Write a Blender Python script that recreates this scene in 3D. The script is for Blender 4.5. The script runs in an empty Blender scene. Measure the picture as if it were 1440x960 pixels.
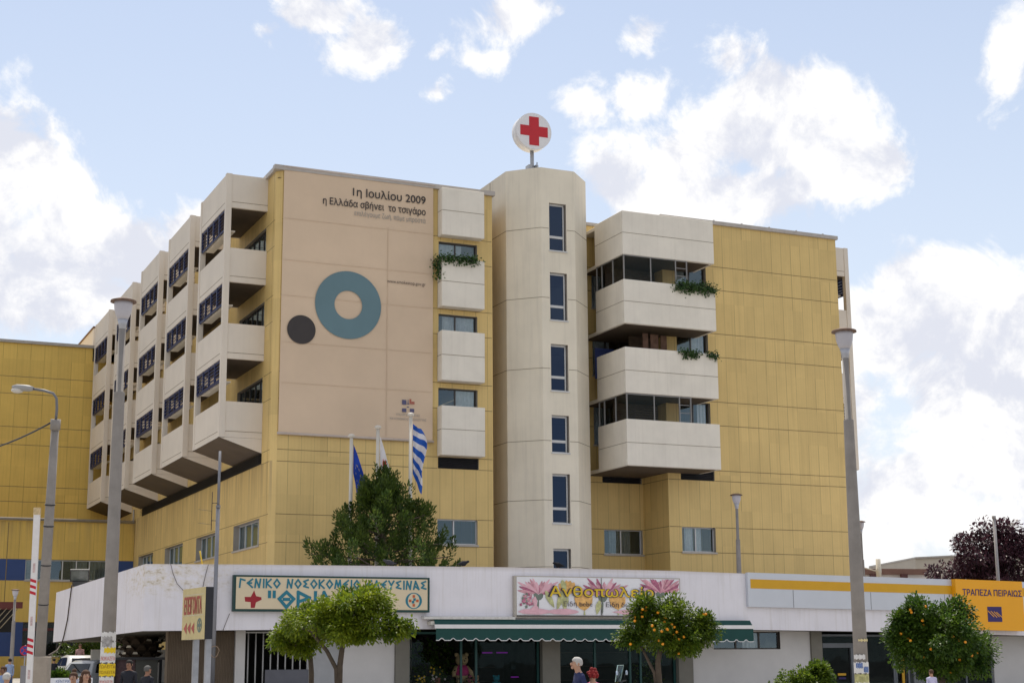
import bpy, bmesh, math, random
from mathutils import Vector, Matrix, noise as mnoise
random.seed(7)
R = math.radians
C = bpy.context.scene.collection
SC = bpy.context.scene

# ------------------------------------------------------------------ camera
FPX, PIT, ROL, YAW, EYE = 2172.07, R(11.6112), R(-.42716), R(24.2796), 1.7
cyw, syw, cp, sp = math.cos(YAW), math.sin(YAW), math.cos(PIT), math.sin(PIT)
FWD = Vector((syw*cp, cyw*cp, sp)); RGT = Vector((cyw, -syw, 0)); UPV = RGT.cross(FWD)
cr, sr = math.cos(ROL), math.sin(ROL)
R2 = RGT*cr + UPV*sr
U2 = UPV*cr - RGT*sr
CAM = Vector((0, 0, EYE))
cd = bpy.data.cameras.new('camera'); cam = bpy.data.objects.new('camera', cd); C.objects.link(cam)
mw = Matrix.Identity(4)
for i in range(3):
    mw[i][0] = R2[i]; mw[i][1] = U2[i]; mw[i][2] = -FWD[i]; mw[i][3] = CAM[i]
cam.matrix_world = mw
cd.sensor_fit = 'HORIZONTAL'; cd.sensor_width = 36; cd.lens = FPX/1440*36
cd.clip_start = .3; cd.clip_end = 6000
SC.camera = cam

def ray(x, y):
    return FWD*FPX + R2*(x-720) - U2*(y-480)
def at(x, y, d):                 # point seen at photo pixel x,y at depth d metres along the view
    return CAM + ray(x, y)*(d/FPX)
def onY(x, y, Y):
    r = ray(x, y); return CAM + r*(Y/r.y)

# ------------------------------------------------------------------ sun, sky, exposure
SUN_EL, SUN_AZ = R(64), R(14)          # azimuth from +Y towards +X : high behind the hospital
sd = bpy.data.lights.new('sun', 'SUN'); sun = bpy.data.objects.new('sun', sd); C.objects.link(sun)
sd.energy = 3.6; sd.angle = R(.6); sd.color = (1, .93, .80)
sdir = Vector((math.sin(SUN_AZ)*math.cos(SUN_EL), math.cos(SUN_AZ)*math.cos(SUN_EL), math.sin(SUN_EL)))
sun.rotation_euler = (-sdir).to_track_quat('-Z', 'Y').to_euler()
sun.location = (0, 0, 60)
SC.view_settings.view_transform = 'Standard'; SC.view_settings.look = 'None'
SC.view_settings.exposure = .29; SC.view_settings.gamma = 1; SC.view_settings.use_curve_mapping = False

W = bpy.data.worlds.new('World'); SC.world = W; W.use_nodes = True
def nd(nt, t, **k):
    n = nt.nodes.new(t)
    for a, b in k.items():
        if a == 'inp':
            for i, v in b.items():
                if hasattr(v, 'is_linked') or isinstance(v, bpy.types.NodeSocket): nt.links.new(v, n.inputs[i])
                else: n.inputs[i].default_value = v
        else: setattr(n, a, b)
    return n
def mth(nt, op, a, b=0.0, c=None, clamp=False):
    n = nd(nt, 'ShaderNodeMath', operation=op, use_clamp=clamp)
    for i, v in enumerate((a, b) if c is None else (a, b, c)):
        if isinstance(v, bpy.types.NodeSocket): nt.links.new(v, n.inputs[i])
        else: n.inputs[i].default_value = v
    return n.outputs[0]
def build_world():
    nt = W.node_tree; nt.nodes.clear()
    out = nd(nt, 'ShaderNodeOutputWorld'); bg = nd(nt, 'ShaderNodeBackground'); bg.inputs[1].default_value = .1
    nt.links.new(bg.outputs[0], out.inputs[0])
    sky = nd(nt, 'ShaderNodeTexSky', sky_type='NISHITA', sun_disc=False, sun_elevation=SUN_EL, sun_rotation=SUN_AZ,
             air_density=1.0, dust_density=1.0, ozone_density=1.0)
    tc = nd(nt, 'ShaderNodeTexCoord'); D = tc.outputs['Generated']
    sx = nd(nt, 'ShaderNodeSeparateXYZ', inp={0: D})
    az = mth(nt, 'ARCTAN2', sx.outputs[0], sx.outputs[1]); el = mth(nt, 'ARCSINE', sx.outputs[2])
    P = nd(nt, 'ShaderNodeCombineXYZ', inp={0: az, 1: el}).outputs[0]
    nz = nd(nt, 'ShaderNodeTexNoise', inp={'Vector': D, 'Scale': 7.0, 'Detail': 7.0, 'Roughness': .62})
    w1 = nd(nt, 'ShaderNodeVectorMath', operation='SUBTRACT', inp={0: nz.outputs['Color'], 1: (.5, .5, .5)})
    w2 = nd(nt, 'ShaderNodeVectorMath', operation='SCALE', inp={0: w1.outputs[0], 'Scale': .075})
    PW = nd(nt, 'ShaderNodeVectorMath', operation='ADD', inp={0: P, 1: w2.outputs[0]}).outputs[0]
    # cumulus banks by azimuth / elevation (photo pixel centre, half width, half height, weight)
    blobs = [(1075, 175, 150, 85, 1.15), (1180, 225, 105, 75, 1.1), (960, 240, 120, 70, 1.), (870, 275, 80, 50, .85), (1030, 280, 190, 70, .9), (1035, 85, 49, 49, 0.6),
             (1320, 430, 120, 105, 1.15), (1420, 500, 90, 130, 1.0), (1230, 470, 80, 90, .9), (1390, 620, 190, 120, .8), (1270, 690, 140, 100, .7), (1420, 740, 150, 70, .7), (1200, 590, 90, 120, .7),
             (20, 240, 100, 95, 1.15), (95, 285, 60, 62, .95), (60, 420, 190, 85, 1.2), (190, 360, 120, 75, 1.0), (270, 330, 70, 50, .7), (-90, 330, 160, 220, 1.2),
             (500, 55, 72, 58, .95), (440, 10, 62, 38, .85), (365, 42, 32, 29, 0.48), (700, 22, 75, 44, 0.58), (672, 80, 52, 35, 0.53), (598, 124, 32, 29, 0.54), (608, 55, 29, 17, 0.4),
             (860, 250, 90, 55, 1.0), (930, 285, 110, 50, 1.0), (90, 380, 150, 90, 1.15), (1010, 190, 90, 60, 1.0), (1330, 560, 150, 90, .9), (1300, 400, 90, 55, 1.1), (892, 52, 64, 32, 0.54), (815, 157, 58, 38, 0.59), (905, 128, 80, 35, 0.59), (1425, 55, 49, 67, 0.64), (775, 25, 23, 20, 0.4)]
    m = None
    for (px, py, rx, ry, wt) in blobs:
        d = ray(px, py).normalized(); a0 = math.atan2(d.x, d.y); e0 = math.asin(d.z)
        v = nd(nt, 'ShaderNodeVectorMath', operation='SUBTRACT', inp={0: PW, 1: (a0, e0, 0)})
        v = nd(nt, 'ShaderNodeVectorMath', operation='MULTIPLY', inp={0: v.outputs[0], 1: (FPX/rx*math.cos(e0), FPX/ry, 0)})
        l = nd(nt, 'ShaderNodeVectorMath', operation='LENGTH', inp={0: v.outputs[0]})
        b = mth(nt, 'MULTIPLY_ADD', l.outputs['Value'], -wt*.9, wt*1.08)
        m = b if m is None else nd(nt, 'ShaderNodeMath', operation='SMOOTH_MAX', inp={0: m, 1: b, 2: .12}).outputs[0]
    f1 = nd(nt, 'ShaderNodeTexNoise', inp={'Vector': D, 'Scale': 17.0, 'Detail': 10.0, 'Roughness': .62, 'Distortion': .35}).outputs[0]
    f2 = nd(nt, 'ShaderNodeTexNoise', inp={'Vector': D, 'Scale': 2.2, 'Detail': 5.0, 'Roughness': .55}).outputs[0]
    # rest of the sky, away from the photographed part: broken cloud
    fr = nd(nt, 'ShaderNodeVectorMath', operation='DOT_PRODUCT', inp={0: D, 1: FWD[:]}).outputs['Value']
    away = mth(nt, 'SUBTRACT', 1.0, nd(nt, 'ShaderNodeMapRange', inp={0: fr, 1: .80, 2: .9}).outputs[0])
    gen = mth(nt, 'MULTIPLY_ADD', mth(nt, 'SUBTRACT', f2, .5), 4.0, .25)
    gen = mth(nt, 'SUBTRACT', mth(nt, 'MULTIPLY', mth(nt, 'ADD', gen, 2.0), away), 2.0)
    m = mth(nt, 'MAXIMUM', m, gen)
    dens = mth(nt, 'ADD', m, mth(nt, 'MULTIPLY', mth(nt, 'SUBTRACT', f1, .50), 2.25))
    al = nd(nt, 'ShaderNodeMapRange', interpolation_type='SMOOTHSTEP', inp={0: dens, 1: .16, 2: .56}).outputs[0]
    # shade: denser hearts of the banks are greyer, billowed by noise
    f3 = nd(nt, 'ShaderNodeTexNoise', inp={'Vector': D, 'Scale': 19.0, 'Detail': 8.0, 'Roughness': .58}).outputs[0]
    sh = mth(nt, 'MULTIPLY_ADD', mth(nt, 'SUBTRACT', f3, .46), 3.2, mth(nt, 'MULTIPLY', m, .35))
    DU = nd(nt, 'ShaderNodeVectorMath', operation='ADD', inp={0: D, 1: (.004, .004, .020)}).outputs[0]
    f1u = nd(nt, 'ShaderNodeTexNoise', inp={'Vector': DU, 'Scale': 17.0, 'Detail': 10.0, 'Roughness': .62, 'Distortion': .35}).outputs[0]
    sh = mth(nt, 'ADD', sh, mth(nt, 'MULTIPLY_ADD', mth(nt, 'SUBTRACT', f1u, f1), 3.2, .06))
    shf = nd(nt, 'ShaderNodeMapRange', interpolation_type='SMOOTHSTEP', inp={0: sh, 1: .0, 2: .95}).outputs[0]
    cc = nd(nt, 'ShaderNodeMix', data_type='RGBA', inp={0: shf, 6: (8.9, 8.8, 8.7, 1), 7: (6.3, 6.5, 7.25, 1)}).outputs[2]
    # hazy summer air: lifts the blue towards white near the horizon
    hz = nd(nt, 'ShaderNodeMapRange', inp={0: el, 1: .05, 2: .46, 3: .78, 4: .30}).outputs[0]
    skc = nd(nt, 'ShaderNodeMix', data_type='RGBA', blend_type='MULTIPLY', inp={0: 1.0, 6: sky.outputs[0], 7: (SKYGAIN,)*3+(1,)}).outputs[2]
    pale = nd(nt, 'ShaderNodeMix', data_type='RGBA', inp={0: hz, 6: skc, 7: (7.2, 7.6, 8.2, 1)}).outputs[2]
    fin = nd(nt, 'ShaderNodeMix', data_type='RGBA', inp={0: al, 6: pale, 7: cc}).outputs[2]
    nt.links.new(fin, bg.inputs[0])
SKYGAIN = 1.15
build_world()

# ------------------------------------------------------------------ materials
MATS = {}
def mk(name, col, rough=.6, var=.08, vs=2.0, metal=0., bump=0., bs=20., spec=.4, streak=0., streakcol=(.12, .09, .06), transl=0., coat=0.):
    if name in MATS: return MATS[name]
    m = bpy.data.materials.new(name); m.use_nodes = True; nt = m.node_tree
    b = nt.nodes['Principled BSDF']
    b.inputs['Roughness'].default_value = rough; b.inputs['Metallic'].default_value = metal
    b.inputs['Specular IOR Level'].default_value = spec
    if coat: b.inputs['Coat Weight'].default_value = coat
    tc = nd(nt, 'ShaderNodeTexCoord').outputs['Object']
    n = nd(nt, 'ShaderNodeTexNoise', inp={'Vector': tc, 'Scale': vs, 'Detail': 5.0, 'Roughness': .6}).outputs[0]
    f = nd(nt, 'ShaderNodeMapRange', inp={0: n, 1: .3, 2: .7, 3: 1-var, 4: 1+var}).outputs[0]
    fc = nd(nt, 'ShaderNodeCombineXYZ', inp={0: f, 1: f, 2: f}).outputs[0]
    c = nd(nt, 'ShaderNodeMix', data_type='RGBA', blend_type='MULTIPLY', inp={0: 1.0, 6: (*col, 1), 7: fc}).outputs[2]
    if streak:
        mp = nd(nt, 'ShaderNodeMapping', inp={'Vector': tc, 'Scale': (5., 5., .22)}).outputs[0]
        s = nd(nt, 'ShaderNodeTexNoise', inp={'Vector': mp, 'Scale': 1.0, 'Detail': 6.0, 'Roughness': .65}).outputs[0]
        sf = nd(nt, 'ShaderNodeMapRange', inp={0: s, 1: .5, 2: .8, 3: 0., 4: streak}).outputs[0]
        c = nd(nt, 'ShaderNodeMix', data_type='RGBA', inp={0: sf, 6: c, 7: (*streakcol, 1)}).outputs[2]
    nt.links.new(c, b.inputs['Base Color'])
    if bump:
        h = nd(nt, 'ShaderNodeTexNoise', inp={'Vector': tc, 'Scale': bs, 'Detail': 4.0}).outputs[0]
        bp = nd(nt, 'ShaderNodeBump', inp={'Height': h, 'Strength': bump, 'Distance': .02})
        nt.links.new(bp.outputs[0], b.inputs['Normal'])
    if transl:
        o = nt.nodes['Material Output']
        t = nd(nt, 'ShaderNodeBsdfTranslucent', inp={0: c})
        mx = nd(nt, 'ShaderNodeMixShader', inp={0: transl, 1: b.outputs[0], 2: t.outputs[0]})
        nt.links.new(mx.outputs[0], o.inputs[0])
    MATS[name] = m
    return m
def emit(name, col, s):
    m = mk(name, col); b = m.node_tree.nodes['Principled BSDF']
    b.inputs['Emission Color'].default_value = (*col, 1); b.inputs['Emission Strength'].default_value = s
    return m
def facade(name, col, w=.62, line=.55):
    m = mk(name, col, rough=.55, var=.07, vs=.45, spec=.3, streak=.30, streakcol=(col[0]*.45, col[1]*.42, col[2]*.4))
    nt = m.node_tree; b = nt.nodes['Principled BSDF']
    c = b.inputs['Base Color'].links[0].from_socket
    tc = nd(nt, 'ShaderNodeTexCoord').outputs['Object']; s = nd(nt, 'ShaderNodeSeparateXYZ', inp={0: tc})
    u = mth(nt, 'DIVIDE', mth(nt, 'ADD', s.outputs[0], s.outputs[1]), w)
    i = mth(nt, 'FLOOR', u); fr = mth(nt, 'FRACT', u)
    band = mth(nt, 'FLOOR', mth(nt, 'MULTIPLY', s.outputs[2], .55))
    wn = nd(nt, 'ShaderNodeTexWhiteNoise', noise_dimensions='2D', inp={'Vector': nd(nt, 'ShaderNodeCombineXYZ', inp={0: i, 1: band}).outputs[0]}).outputs[0]
    edge = mth(nt, 'LESS_THAN', fr, .045)
    ln = mth(nt, 'MULTIPLY', edge, mth(nt, 'MULTIPLY_ADD', wn, line, .05))
    fr2 = mth(nt, 'FRACT', mth(nt, 'MULTIPLY', u, 4.)); rb = mth(nt, 'MULTIPLY', mth(nt, 'LESS_THAN', fr2, .12), .06)
    tone = mth(nt, 'MULTIPLY_ADD', wn, .10, .95)
    k = mth(nt, 'MULTIPLY', tone, mth(nt, 'SUBTRACT', 1.0, mth(nt, 'ADD', ln, rb)))
    kc = nd(nt, 'ShaderNodeCombineXYZ', inp={0: k, 1: k, 2: k}).outputs[0]
    c2 = nd(nt, 'ShaderNodeMix', data_type='RGBA', blend_type='MULTIPLY', inp={0: 1.0, 6: c, 7: kc}).outputs[2]
    # dark runs below the long louvre on the side wall
    mp = nd(nt, 'ShaderNodeMapping', inp={'Vector': tc, 'Scale': (3., 3., .12)}).outputs[0]
    rn = nd(nt, 'ShaderNodeTexNoise', inp={'Vector': mp, 'Scale': 1.0, 'Detail': 5.0, 'Roughness': .6}).outputs[0]
    k1 = nd(nt, 'ShaderNodeMapRange', inp={0: rn, 1: .42, 2: .66}).outputs[0]
    k2 = mth(nt, 'MULTIPLY', nd(nt, 'ShaderNodeMapRange', inp={0: s.outputs[2], 1: 8.0, 2: 10.6}).outputs[0], mth(nt, 'LESS_THAN', s.outputs[2], 10.62))
    k3 = mth(nt, 'LESS_THAN', s.outputs[0], 18.75)
    c2 = nd(nt, 'ShaderNodeMix', data_type='RGBA', inp={0: mth(nt, 'MULTIPLY', mth(nt, 'MULTIPLY', k1, k2), mth(nt, 'MULTIPLY', k3, .62)), 6: c2, 7: (.24, .165, .10, 1)}).outputs[2]
    nt.links.new(c2, b.inputs['Base Color'])
    return m
def glass(name, tint=(.02, .03, .04), refl=.25, clear=.7, rough=.01):
    m = bpy.data.materials.new(name); m.use_nodes = True; nt = m.node_tree; nt.nodes.clear()
    o = nd(nt, 'ShaderNodeOutputMaterial')
    tr = nd(nt, 'ShaderNodeBsdfTransparent', inp={0: (clear, clear, clear, 1)})
    tc = nd(nt, 'ShaderNodeTexCoord').outputs['Object']
    n = nd(nt, 'ShaderNodeTexNoise', inp={'Vector': tc, 'Scale': .8, 'Detail': 2.0}).outputs[0]
    bp = nd(nt, 'ShaderNodeBump', inp={'Height': n, 'Strength': .06, 'Distance': .05})
    gl = nd(nt, 'ShaderNodeBsdfGlossy', inp={0: (*tint, 1), 'Roughness': rough, 'Normal': bp.outputs[0]})
    lw = nd(nt, 'ShaderNodeLayerWeight', inp={0: .35})
    f = mth(nt, 'MULTIPLY_ADD', lw.outputs['Fresnel'], .5, refl, clamp=True)
    mx = nd(nt, 'ShaderNodeMixShader', inp={0: f, 1: tr.outputs[0], 2: gl.outputs[0]})
    nt.links.new(mx.outputs[0], o.inputs[0]); MATS[name] = m
    return m

YEL = facade('yellow cladding', (.655, .47, .185), line=.38)
YELD = facade('ochre cladding', (.67, .455, .11), w=.9, line=.25)
WHT = mk('white precast', (.685, .61, .515), .7, .05, .6, bump=.05, bs=40, streak=.10, streakcol=(.33, .29, .24))
WHT2 = mk('white balcony paint', (.745, .685, .585), .65, .06, .9, bump=.04, bs=30, streak=.22, streakcol=(.44, .38, .30))
TOWR = mk('tower render', (.745, .67, .535), .75, .06, .6, bump=.06, bs=25, streak=.26, streakcol=(.36, .32, .27))
CAPM = mk('roof edge metal', (.42, .38, .34), .5, .1, 3)
SOFF = mk('soffit with painted shade', (.095, .07, .048), .8, .12, 1)  # dark brown stands in for the shade under the balconies
JNT = mk('joint groove', (.24, .175, .075), .9, .2, 3)
JNTW = mk('white joint groove', (.25, .20, .14), .9, .2, 3)
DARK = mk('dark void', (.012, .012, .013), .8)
BLK = mk('black metal', (.02, .02, .024), .5, .2)
NAVY = mk('navy louver paint', (.022, .032, .10), .5, .15)
ALU = mk('window aluminium', (.55, .54, .52), .4, .05, metal=.2)
ALUD = mk('dark bronze frame', (.07, .06, .055), .45, .1)
SILL = mk('window sill', (.42, .38, .33), .6, .1)
CURT = mk('pale curtain', (.80, .86, .86), .85, .12, 6, transl=.1)
CURG = mk('green curtain', (.32, .35, .31), .85, .15, 6, transl=.2)
GLS = glass('window glass', (.50, .66, .76), .12, .72)
GLB = glass('tower glass', (.09, .13, .22), .25, .08)
GLD = glass('shop glass', (.35, .5, .5), .0, .8)
REVL = mk('window reveal', (.34, .30, .25), .7, .1)

# ------------------------------------------------------------------ mesh helpers
class MB:
    def __init__(s): s.bm = bmesh.new(); s.mi = 0
    def face(s, pts, mi=None):
        try:
            f = s.bm.faces.new([s.bm.verts.new(p) for p in pts]); f.material_index = s.mi if mi is None else mi; return f
        except ValueError: return None
    def box(s, x0, x1, y0, y1, z0, z1, mi=None):
        if x0 > x1: x0, x1 = x1, x0
        if y0 > y1: y0, y1 = y1, y0
        if z0 > z1: z0, z1 = z1, z0
        v = [s.bm.verts.new((x, y, z)) for x in (x0, x1) for y in (y0, y1) for z in (z0, z1)]
        for q in ((0, 1, 3, 2), (4, 6, 7, 5), (0, 4, 5, 1), (2, 3, 7, 6), (0, 2, 6, 4), (1, 5, 7, 3)):
            f = s.bm.faces.new([v[i] for i in q]); f.material_index = s.mi if mi is None else mi
        return s
    def obox(s, c, ax, ay, az, mi=None):       # centre and three half-axis vectors
        c, ax, ay, az = map(Vector, (c, ax, ay, az))
        v = [s.bm.verts.new(c+ax*i+ay*j+az*k) for i in (-1, 1) for j in (-1, 1) for k in (-1, 1)]
        for q in ((0, 1, 3, 2), (4, 6, 7, 5), (0, 4, 5, 1), (2, 3, 7, 6), (0, 2, 6, 4), (1, 5, 7, 3)):
            f = s.bm.faces.new([v[i] for i in q]); f.material_index = s.mi if mi is None else mi
        return s
    def prism(s, poly, ext, mi=None):
        e = Vector(ext); a = [s.bm.verts.new(p) for p in poly]; b = [s.bm.verts.new(Vector(p)+e) for p in poly]
        n = len(a); fs = [s.bm.faces.new(a[::-1]), s.bm.faces.new(b)]
        for i in range(n): fs.append(s.bm.faces.new((a[i], a[(i+1) % n], b[(i+1) % n], b[i])))
        for f in fs: f.material_index = s.mi if mi is None else mi
        return s
    def tube(s, pts, rad, n=10, mi=None, cap=True, smooth=True):
        pts = [Vector(p) for p in pts]
        if not hasattr(rad, '__len__'): rad = [rad]*len(pts)
        rings = []; last = None
        for i, p in enumerate(pts):
            t = (pts[min(i+1, len(pts)-1)]-pts[max(i-1, 0)]).normalized()
            u = t.cross(Vector((0, 0, 1)) if abs(t.z) < .9 else Vector((1, 0, 0))).normalized()
            if last is not None:
                u = (last - t*last.dot(t)).normalized()
            last = u; w = t.cross(u)
            rings.append([s.bm.verts.new(p+(u*math.cos(6.2832*k/n)+w*math.sin(6.2832*k/n))*rad[i]) for k in range(n)])
        for a, b in zip(rings, rings[1:]):
            for k in range(n):
                f = s.bm.faces.new((a[k], a[(k+1) % n], b[(k+1) % n], b[k])); f.smooth = smooth; f.material_index = s.mi if mi is None else mi
        if cap:
            for r in (rings[0][::-1], rings[-1]):
                f = s.bm.faces.new(r); f.material_index = s.mi if mi is None else mi
        return s
    def lathe(s, prof, c=(0, 0, 0), n=20, mi=None, axis='z'):
        c = Vector(c); rings = []
        for r, z in prof:
            ring = []
            for k in range(n):
                a = 6.2832*k/n
                p = (r*math.cos(a), r*math.sin(a), z)
                if axis == 'y': p = (p[0], p[2], p[1])
                if axis == 'x': p = (p[2], p[0], p[1])
                ring.append(s.bm.verts.new(c+Vector(p)))
            rings.append(ring)
        for a, b in zip(rings, rings[1:]):
            for k in range(n):
                f = s.bm.faces.new((a[k], a[(k+1) % n], b[(k+1) % n], b[k])); f.smooth = True; f.material_index = s.mi if mi is None else mi
        for r, rv in ((prof[0], rings[0]), (prof[-1], rings[-1])):
            if r[0] > 1e-4:
                f = s.bm.faces.new(rv); f.material_index = s.mi if mi is None else mi
        return s
    def ball(s, c, r, n=10, mi=None):
        r = Vector(r) if hasattr(r, '__len__') else Vector((r, r, r))
        res = bmesh.ops.create_uvsphere(s.bm, u_segments=n+4, v_segments=n, radius=1)
        for v in res['verts']: v.co = Vector(c)+Vector((v.co.x*r.x, v.co.y*r.y, v.co.z*r.z))
        fs = {f for v in res['verts'] for f in v.link_faces}
        for f in fs: f.smooth = True; f.material_index = s.mi if mi is None else mi
        return s
    def disc(s, c, ux, uy, r, n=40, r0=0., mi=None):
        c, ux, uy = Vector(c), Vector(ux), Vector(uy)
        o = [c+(ux*math.cos(6.28319*k/n)+uy*math.sin(6.28319*k/n))*r for k in range(n)]
        if r0 <= 0: s.face(o, mi)
        else:
            i = [c+(ux*math.cos(6.28319*k/n)+uy*math.sin(6.28319*k/n))*r0 for k in range(n)]
            for k in range(n): s.face([o[k], o[(k+1) % n], i[(k+1) % n], i[k]], mi)
        return s
def top(name, label, cat, loc=(0, 0, 0), group=None, rz=0.):
    o = bpy.data.objects.new(name, None); C.objects.link(o); o.location = loc; o.rotation_euler = (0, 0, rz)
    o.empty_display_size = .2; o['label'] = label; o['category'] = cat
    if group: o['group'] = group
    return o
def obj(name, mb, mats, parent=None, label=None, local=False, recalc=True):
    me = bpy.data.meshes.new(name)
    if recalc: bmesh.ops.recalc_face_normals(mb.bm, faces=mb.bm.faces)
    mb.bm.to_mesh(me); mb.bm.free()
    for m in (mats if isinstance(mats, (list, tuple)) else [mats]): me.materials.append(m)
    o = bpy.data.objects.new(name, me); C.objects.link(o)
    if parent is not None:
        o.parent = parent
        if not local and parent.type == 'EMPTY':
            o.matrix_parent_inverse = (Matrix.Translation(parent.location) @ parent.rotation_euler.to_matrix().to_4x4()).inverted()
    if label: o['label'] = label
    return o
def tag(o, label, cat, group=None, kind=None):
    if label: o['label'] = label
    if cat: o['category'] = cat
    if group: o['group'] = group
    if kind: o['kind'] = kind
    return o
def struct(name, mb, mats):
    o = obj(name, mb, mats); o['kind'] = 'structure'; return o
def copy_tree(o, parent=None):
    c = o.copy(); C.objects.link(c)
    if parent is not None:
        c.parent = parent; c.matrix_parent_inverse = o.matrix_parent_inverse.copy()
    for ch in [x for x in bpy.data.objects if x.parent == o]: copy_tree(ch, c)
    return c
_GLY = {}
def glyphs(body):
    """triangles of a line of text, filled by non-zero winding so that overlapping contours stay solid"""
    if body in _GLY: return _GLY[body]
    from mathutils.geometry import delaunay_2d_cdt
    cu = bpy.data.curves.new('t', 'FONT'); cu.body = body; cu.size = 1; cu.resolution_u = 3; cu.fill_mode = 'NONE'
    t = bpy.data.objects.new('t', cu); C.objects.link(t)
    me = bpy.data.meshes.new_from_object(t.evaluated_get(bpy.context.evaluated_depsgraph_get()))
    bpy.data.objects.remove(t)
    vs = [Vector((v.co.x, v.co.y)) for v in me.vertices]; nb = {}
    for e in me.edges:
        a, b = e.vertices; nb.setdefault(a, []).append(b); nb.setdefault(b, []).append(a)
    loops = []; seen = set()
    for v0 in range(len(vs)):
        if v0 in seen or v0 not in nb: continue
        lp = [v0]; seen.add(v0); nx = max(nb[v0]) if (v0+1) not in nb[v0] else v0+1
        while nx not in seen:
            lp.append(nx); seen.add(nx); c = [q for q in nb[nx] if q not in seen]
            if not c: break
            nx = c[0]
        if len(lp) > 2: loops.append([vs[k] for k in lp])
    bpy.data.meshes.remove(me)
    pts = []; eds = []
    for lp in loops:
        o = len(pts); pts += lp; eds += [(o+k, o+(k+1) % len(lp)) for k in range(len(lp))]
    ov, oe, of = delaunay_2d_cdt(pts, eds, [], 0, 1e-6)[:3]
    box = [(min(p.x for p in l), max(p.x for p in l), min(p.y for p in l), max(p.y for p in l)) for l in loops]
    tri = []
    for f in of:
        c = sum((ov[k] for k in f), Vector((0, 0)))/len(f); w = 0
        for l, b in zip(loops, box):
            if not (b[0] <= c.x <= b[1] and b[2] <= c.y <= b[3]): continue
            for p, q in zip(l, l[1:]+l[:1]):
                if (p.y <= c.y) != (q.y <= c.y):
                    x = p.x+(c.y-p.y)/(q.y-p.y)*(q.x-p.x)
                    if x > c.x: w += 1 if q.y > p.y else -1
        if w: tri.append(tuple(f))
    _GLY[body] = (ov, tri); return ov, tri
def text(name, body, mat, parent, o, ux, uy, h, width=None, ext=.004, label=None, align='l', bold=0.):
    """lettering as a mesh: origin o, direction ux, up uy, capital height h"""
    ov, tri = glyphs(body)
    used = {k for f in tri for k in f}
    xs = [ov[k].x for k in used]; w = max(xs)-min(xs); x0 = min(xs)
    sy = h/.73; sx = sy if width is None else width/w
    ux, uy, o = Vector(ux), Vector(uy), Vector(o); n = ux.cross(uy)
    off = {'l': 0, 'c': -.5, 'r': -1}[align]*w*sx
    V = []; F = []
    shifts = [(0, 0)] if not bold else [(0, 0)]+[(bold*math.cos(k*.785), bold*math.sin(k*.785)) for k in range(8)]
    for q, (dx, dy) in enumerate(shifts):
        b = len(V)
        V += [o + ux*((p.x-x0)*sx+off+dx*sy) + uy*((p.y+dy)*sy) + n*(ext+q*.0004) for p in ov]; F += [tuple(b+k for k in f) for f in tri]
    me = bpy.data.meshes.new(name); me.from_pydata(V, [], F); me.materials.append(mat)
    ob = bpy.data.objects.new(name, me); C.objects.link(ob)
    if parent is not None:
        ob.parent = parent
        if parent.type == 'EMPTY': ob.matrix_parent_inverse = (Matrix.Translation(parent.location) @ parent.rotation_euler.to_matrix().to_4x4()).inverted()
    if label: ob['label'] = label
    return ob
def P3(ax, val, u, d, z): return Vector((u, val+d, z)) if ax == 'Y' else Vector((val+d, u, z))
def abox(mb, ax, val, u0, u1, d0, d1, z0, z1, mi=None):
    a, b = P3(ax, val, u0, d0, z0), P3(ax, val, u1, d1, z1)
    mb.box(a.x, b.x, a.y, b.y, a.z, b.z, mi)
def wall(mb, ax, val, u0, u1, z0, z1, holes=(), depth=.3, mi=0, rmi=1):
    """a wall sheet with real openings and reveals; it faces -axis"""
    us = sorted({u0, u1, *[h[0] for h in holes], *[h[1] for h in holes]}); zs = sorted({z0, z1, *[h[2] for h in holes], *[h[3] for h in holes]})
    for a, b in zip(us, us[1:]):
        for c, d in zip(zs, zs[1:]):
            cu, cz = (a+b)/2, (c+d)/2
            if any(h[0] < cu < h[1] and h[2] < cz < h[3] for h in holes): continue
            mb.face([P3(ax, val, a, 0, c), P3(ax, val, b, 0, c), P3(ax, val, b, 0, d), P3(ax, val, a, 0, d)], mi)
    for h in holes:
        a, b, c, d = h[:4]
        for q in (((a, c), (a, d)), ((b, c), (b, d)), ((a, c), (b, c)), ((a, d), (b, d))):
            (u, z), (u2, z2) = q
            mb.face([P3(ax, val, u, 0, z), P3(ax, val, u2, 0, z2), P3(ax, val, u2, depth, z2), P3(ax, val, u, depth, z)], rmi)
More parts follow.
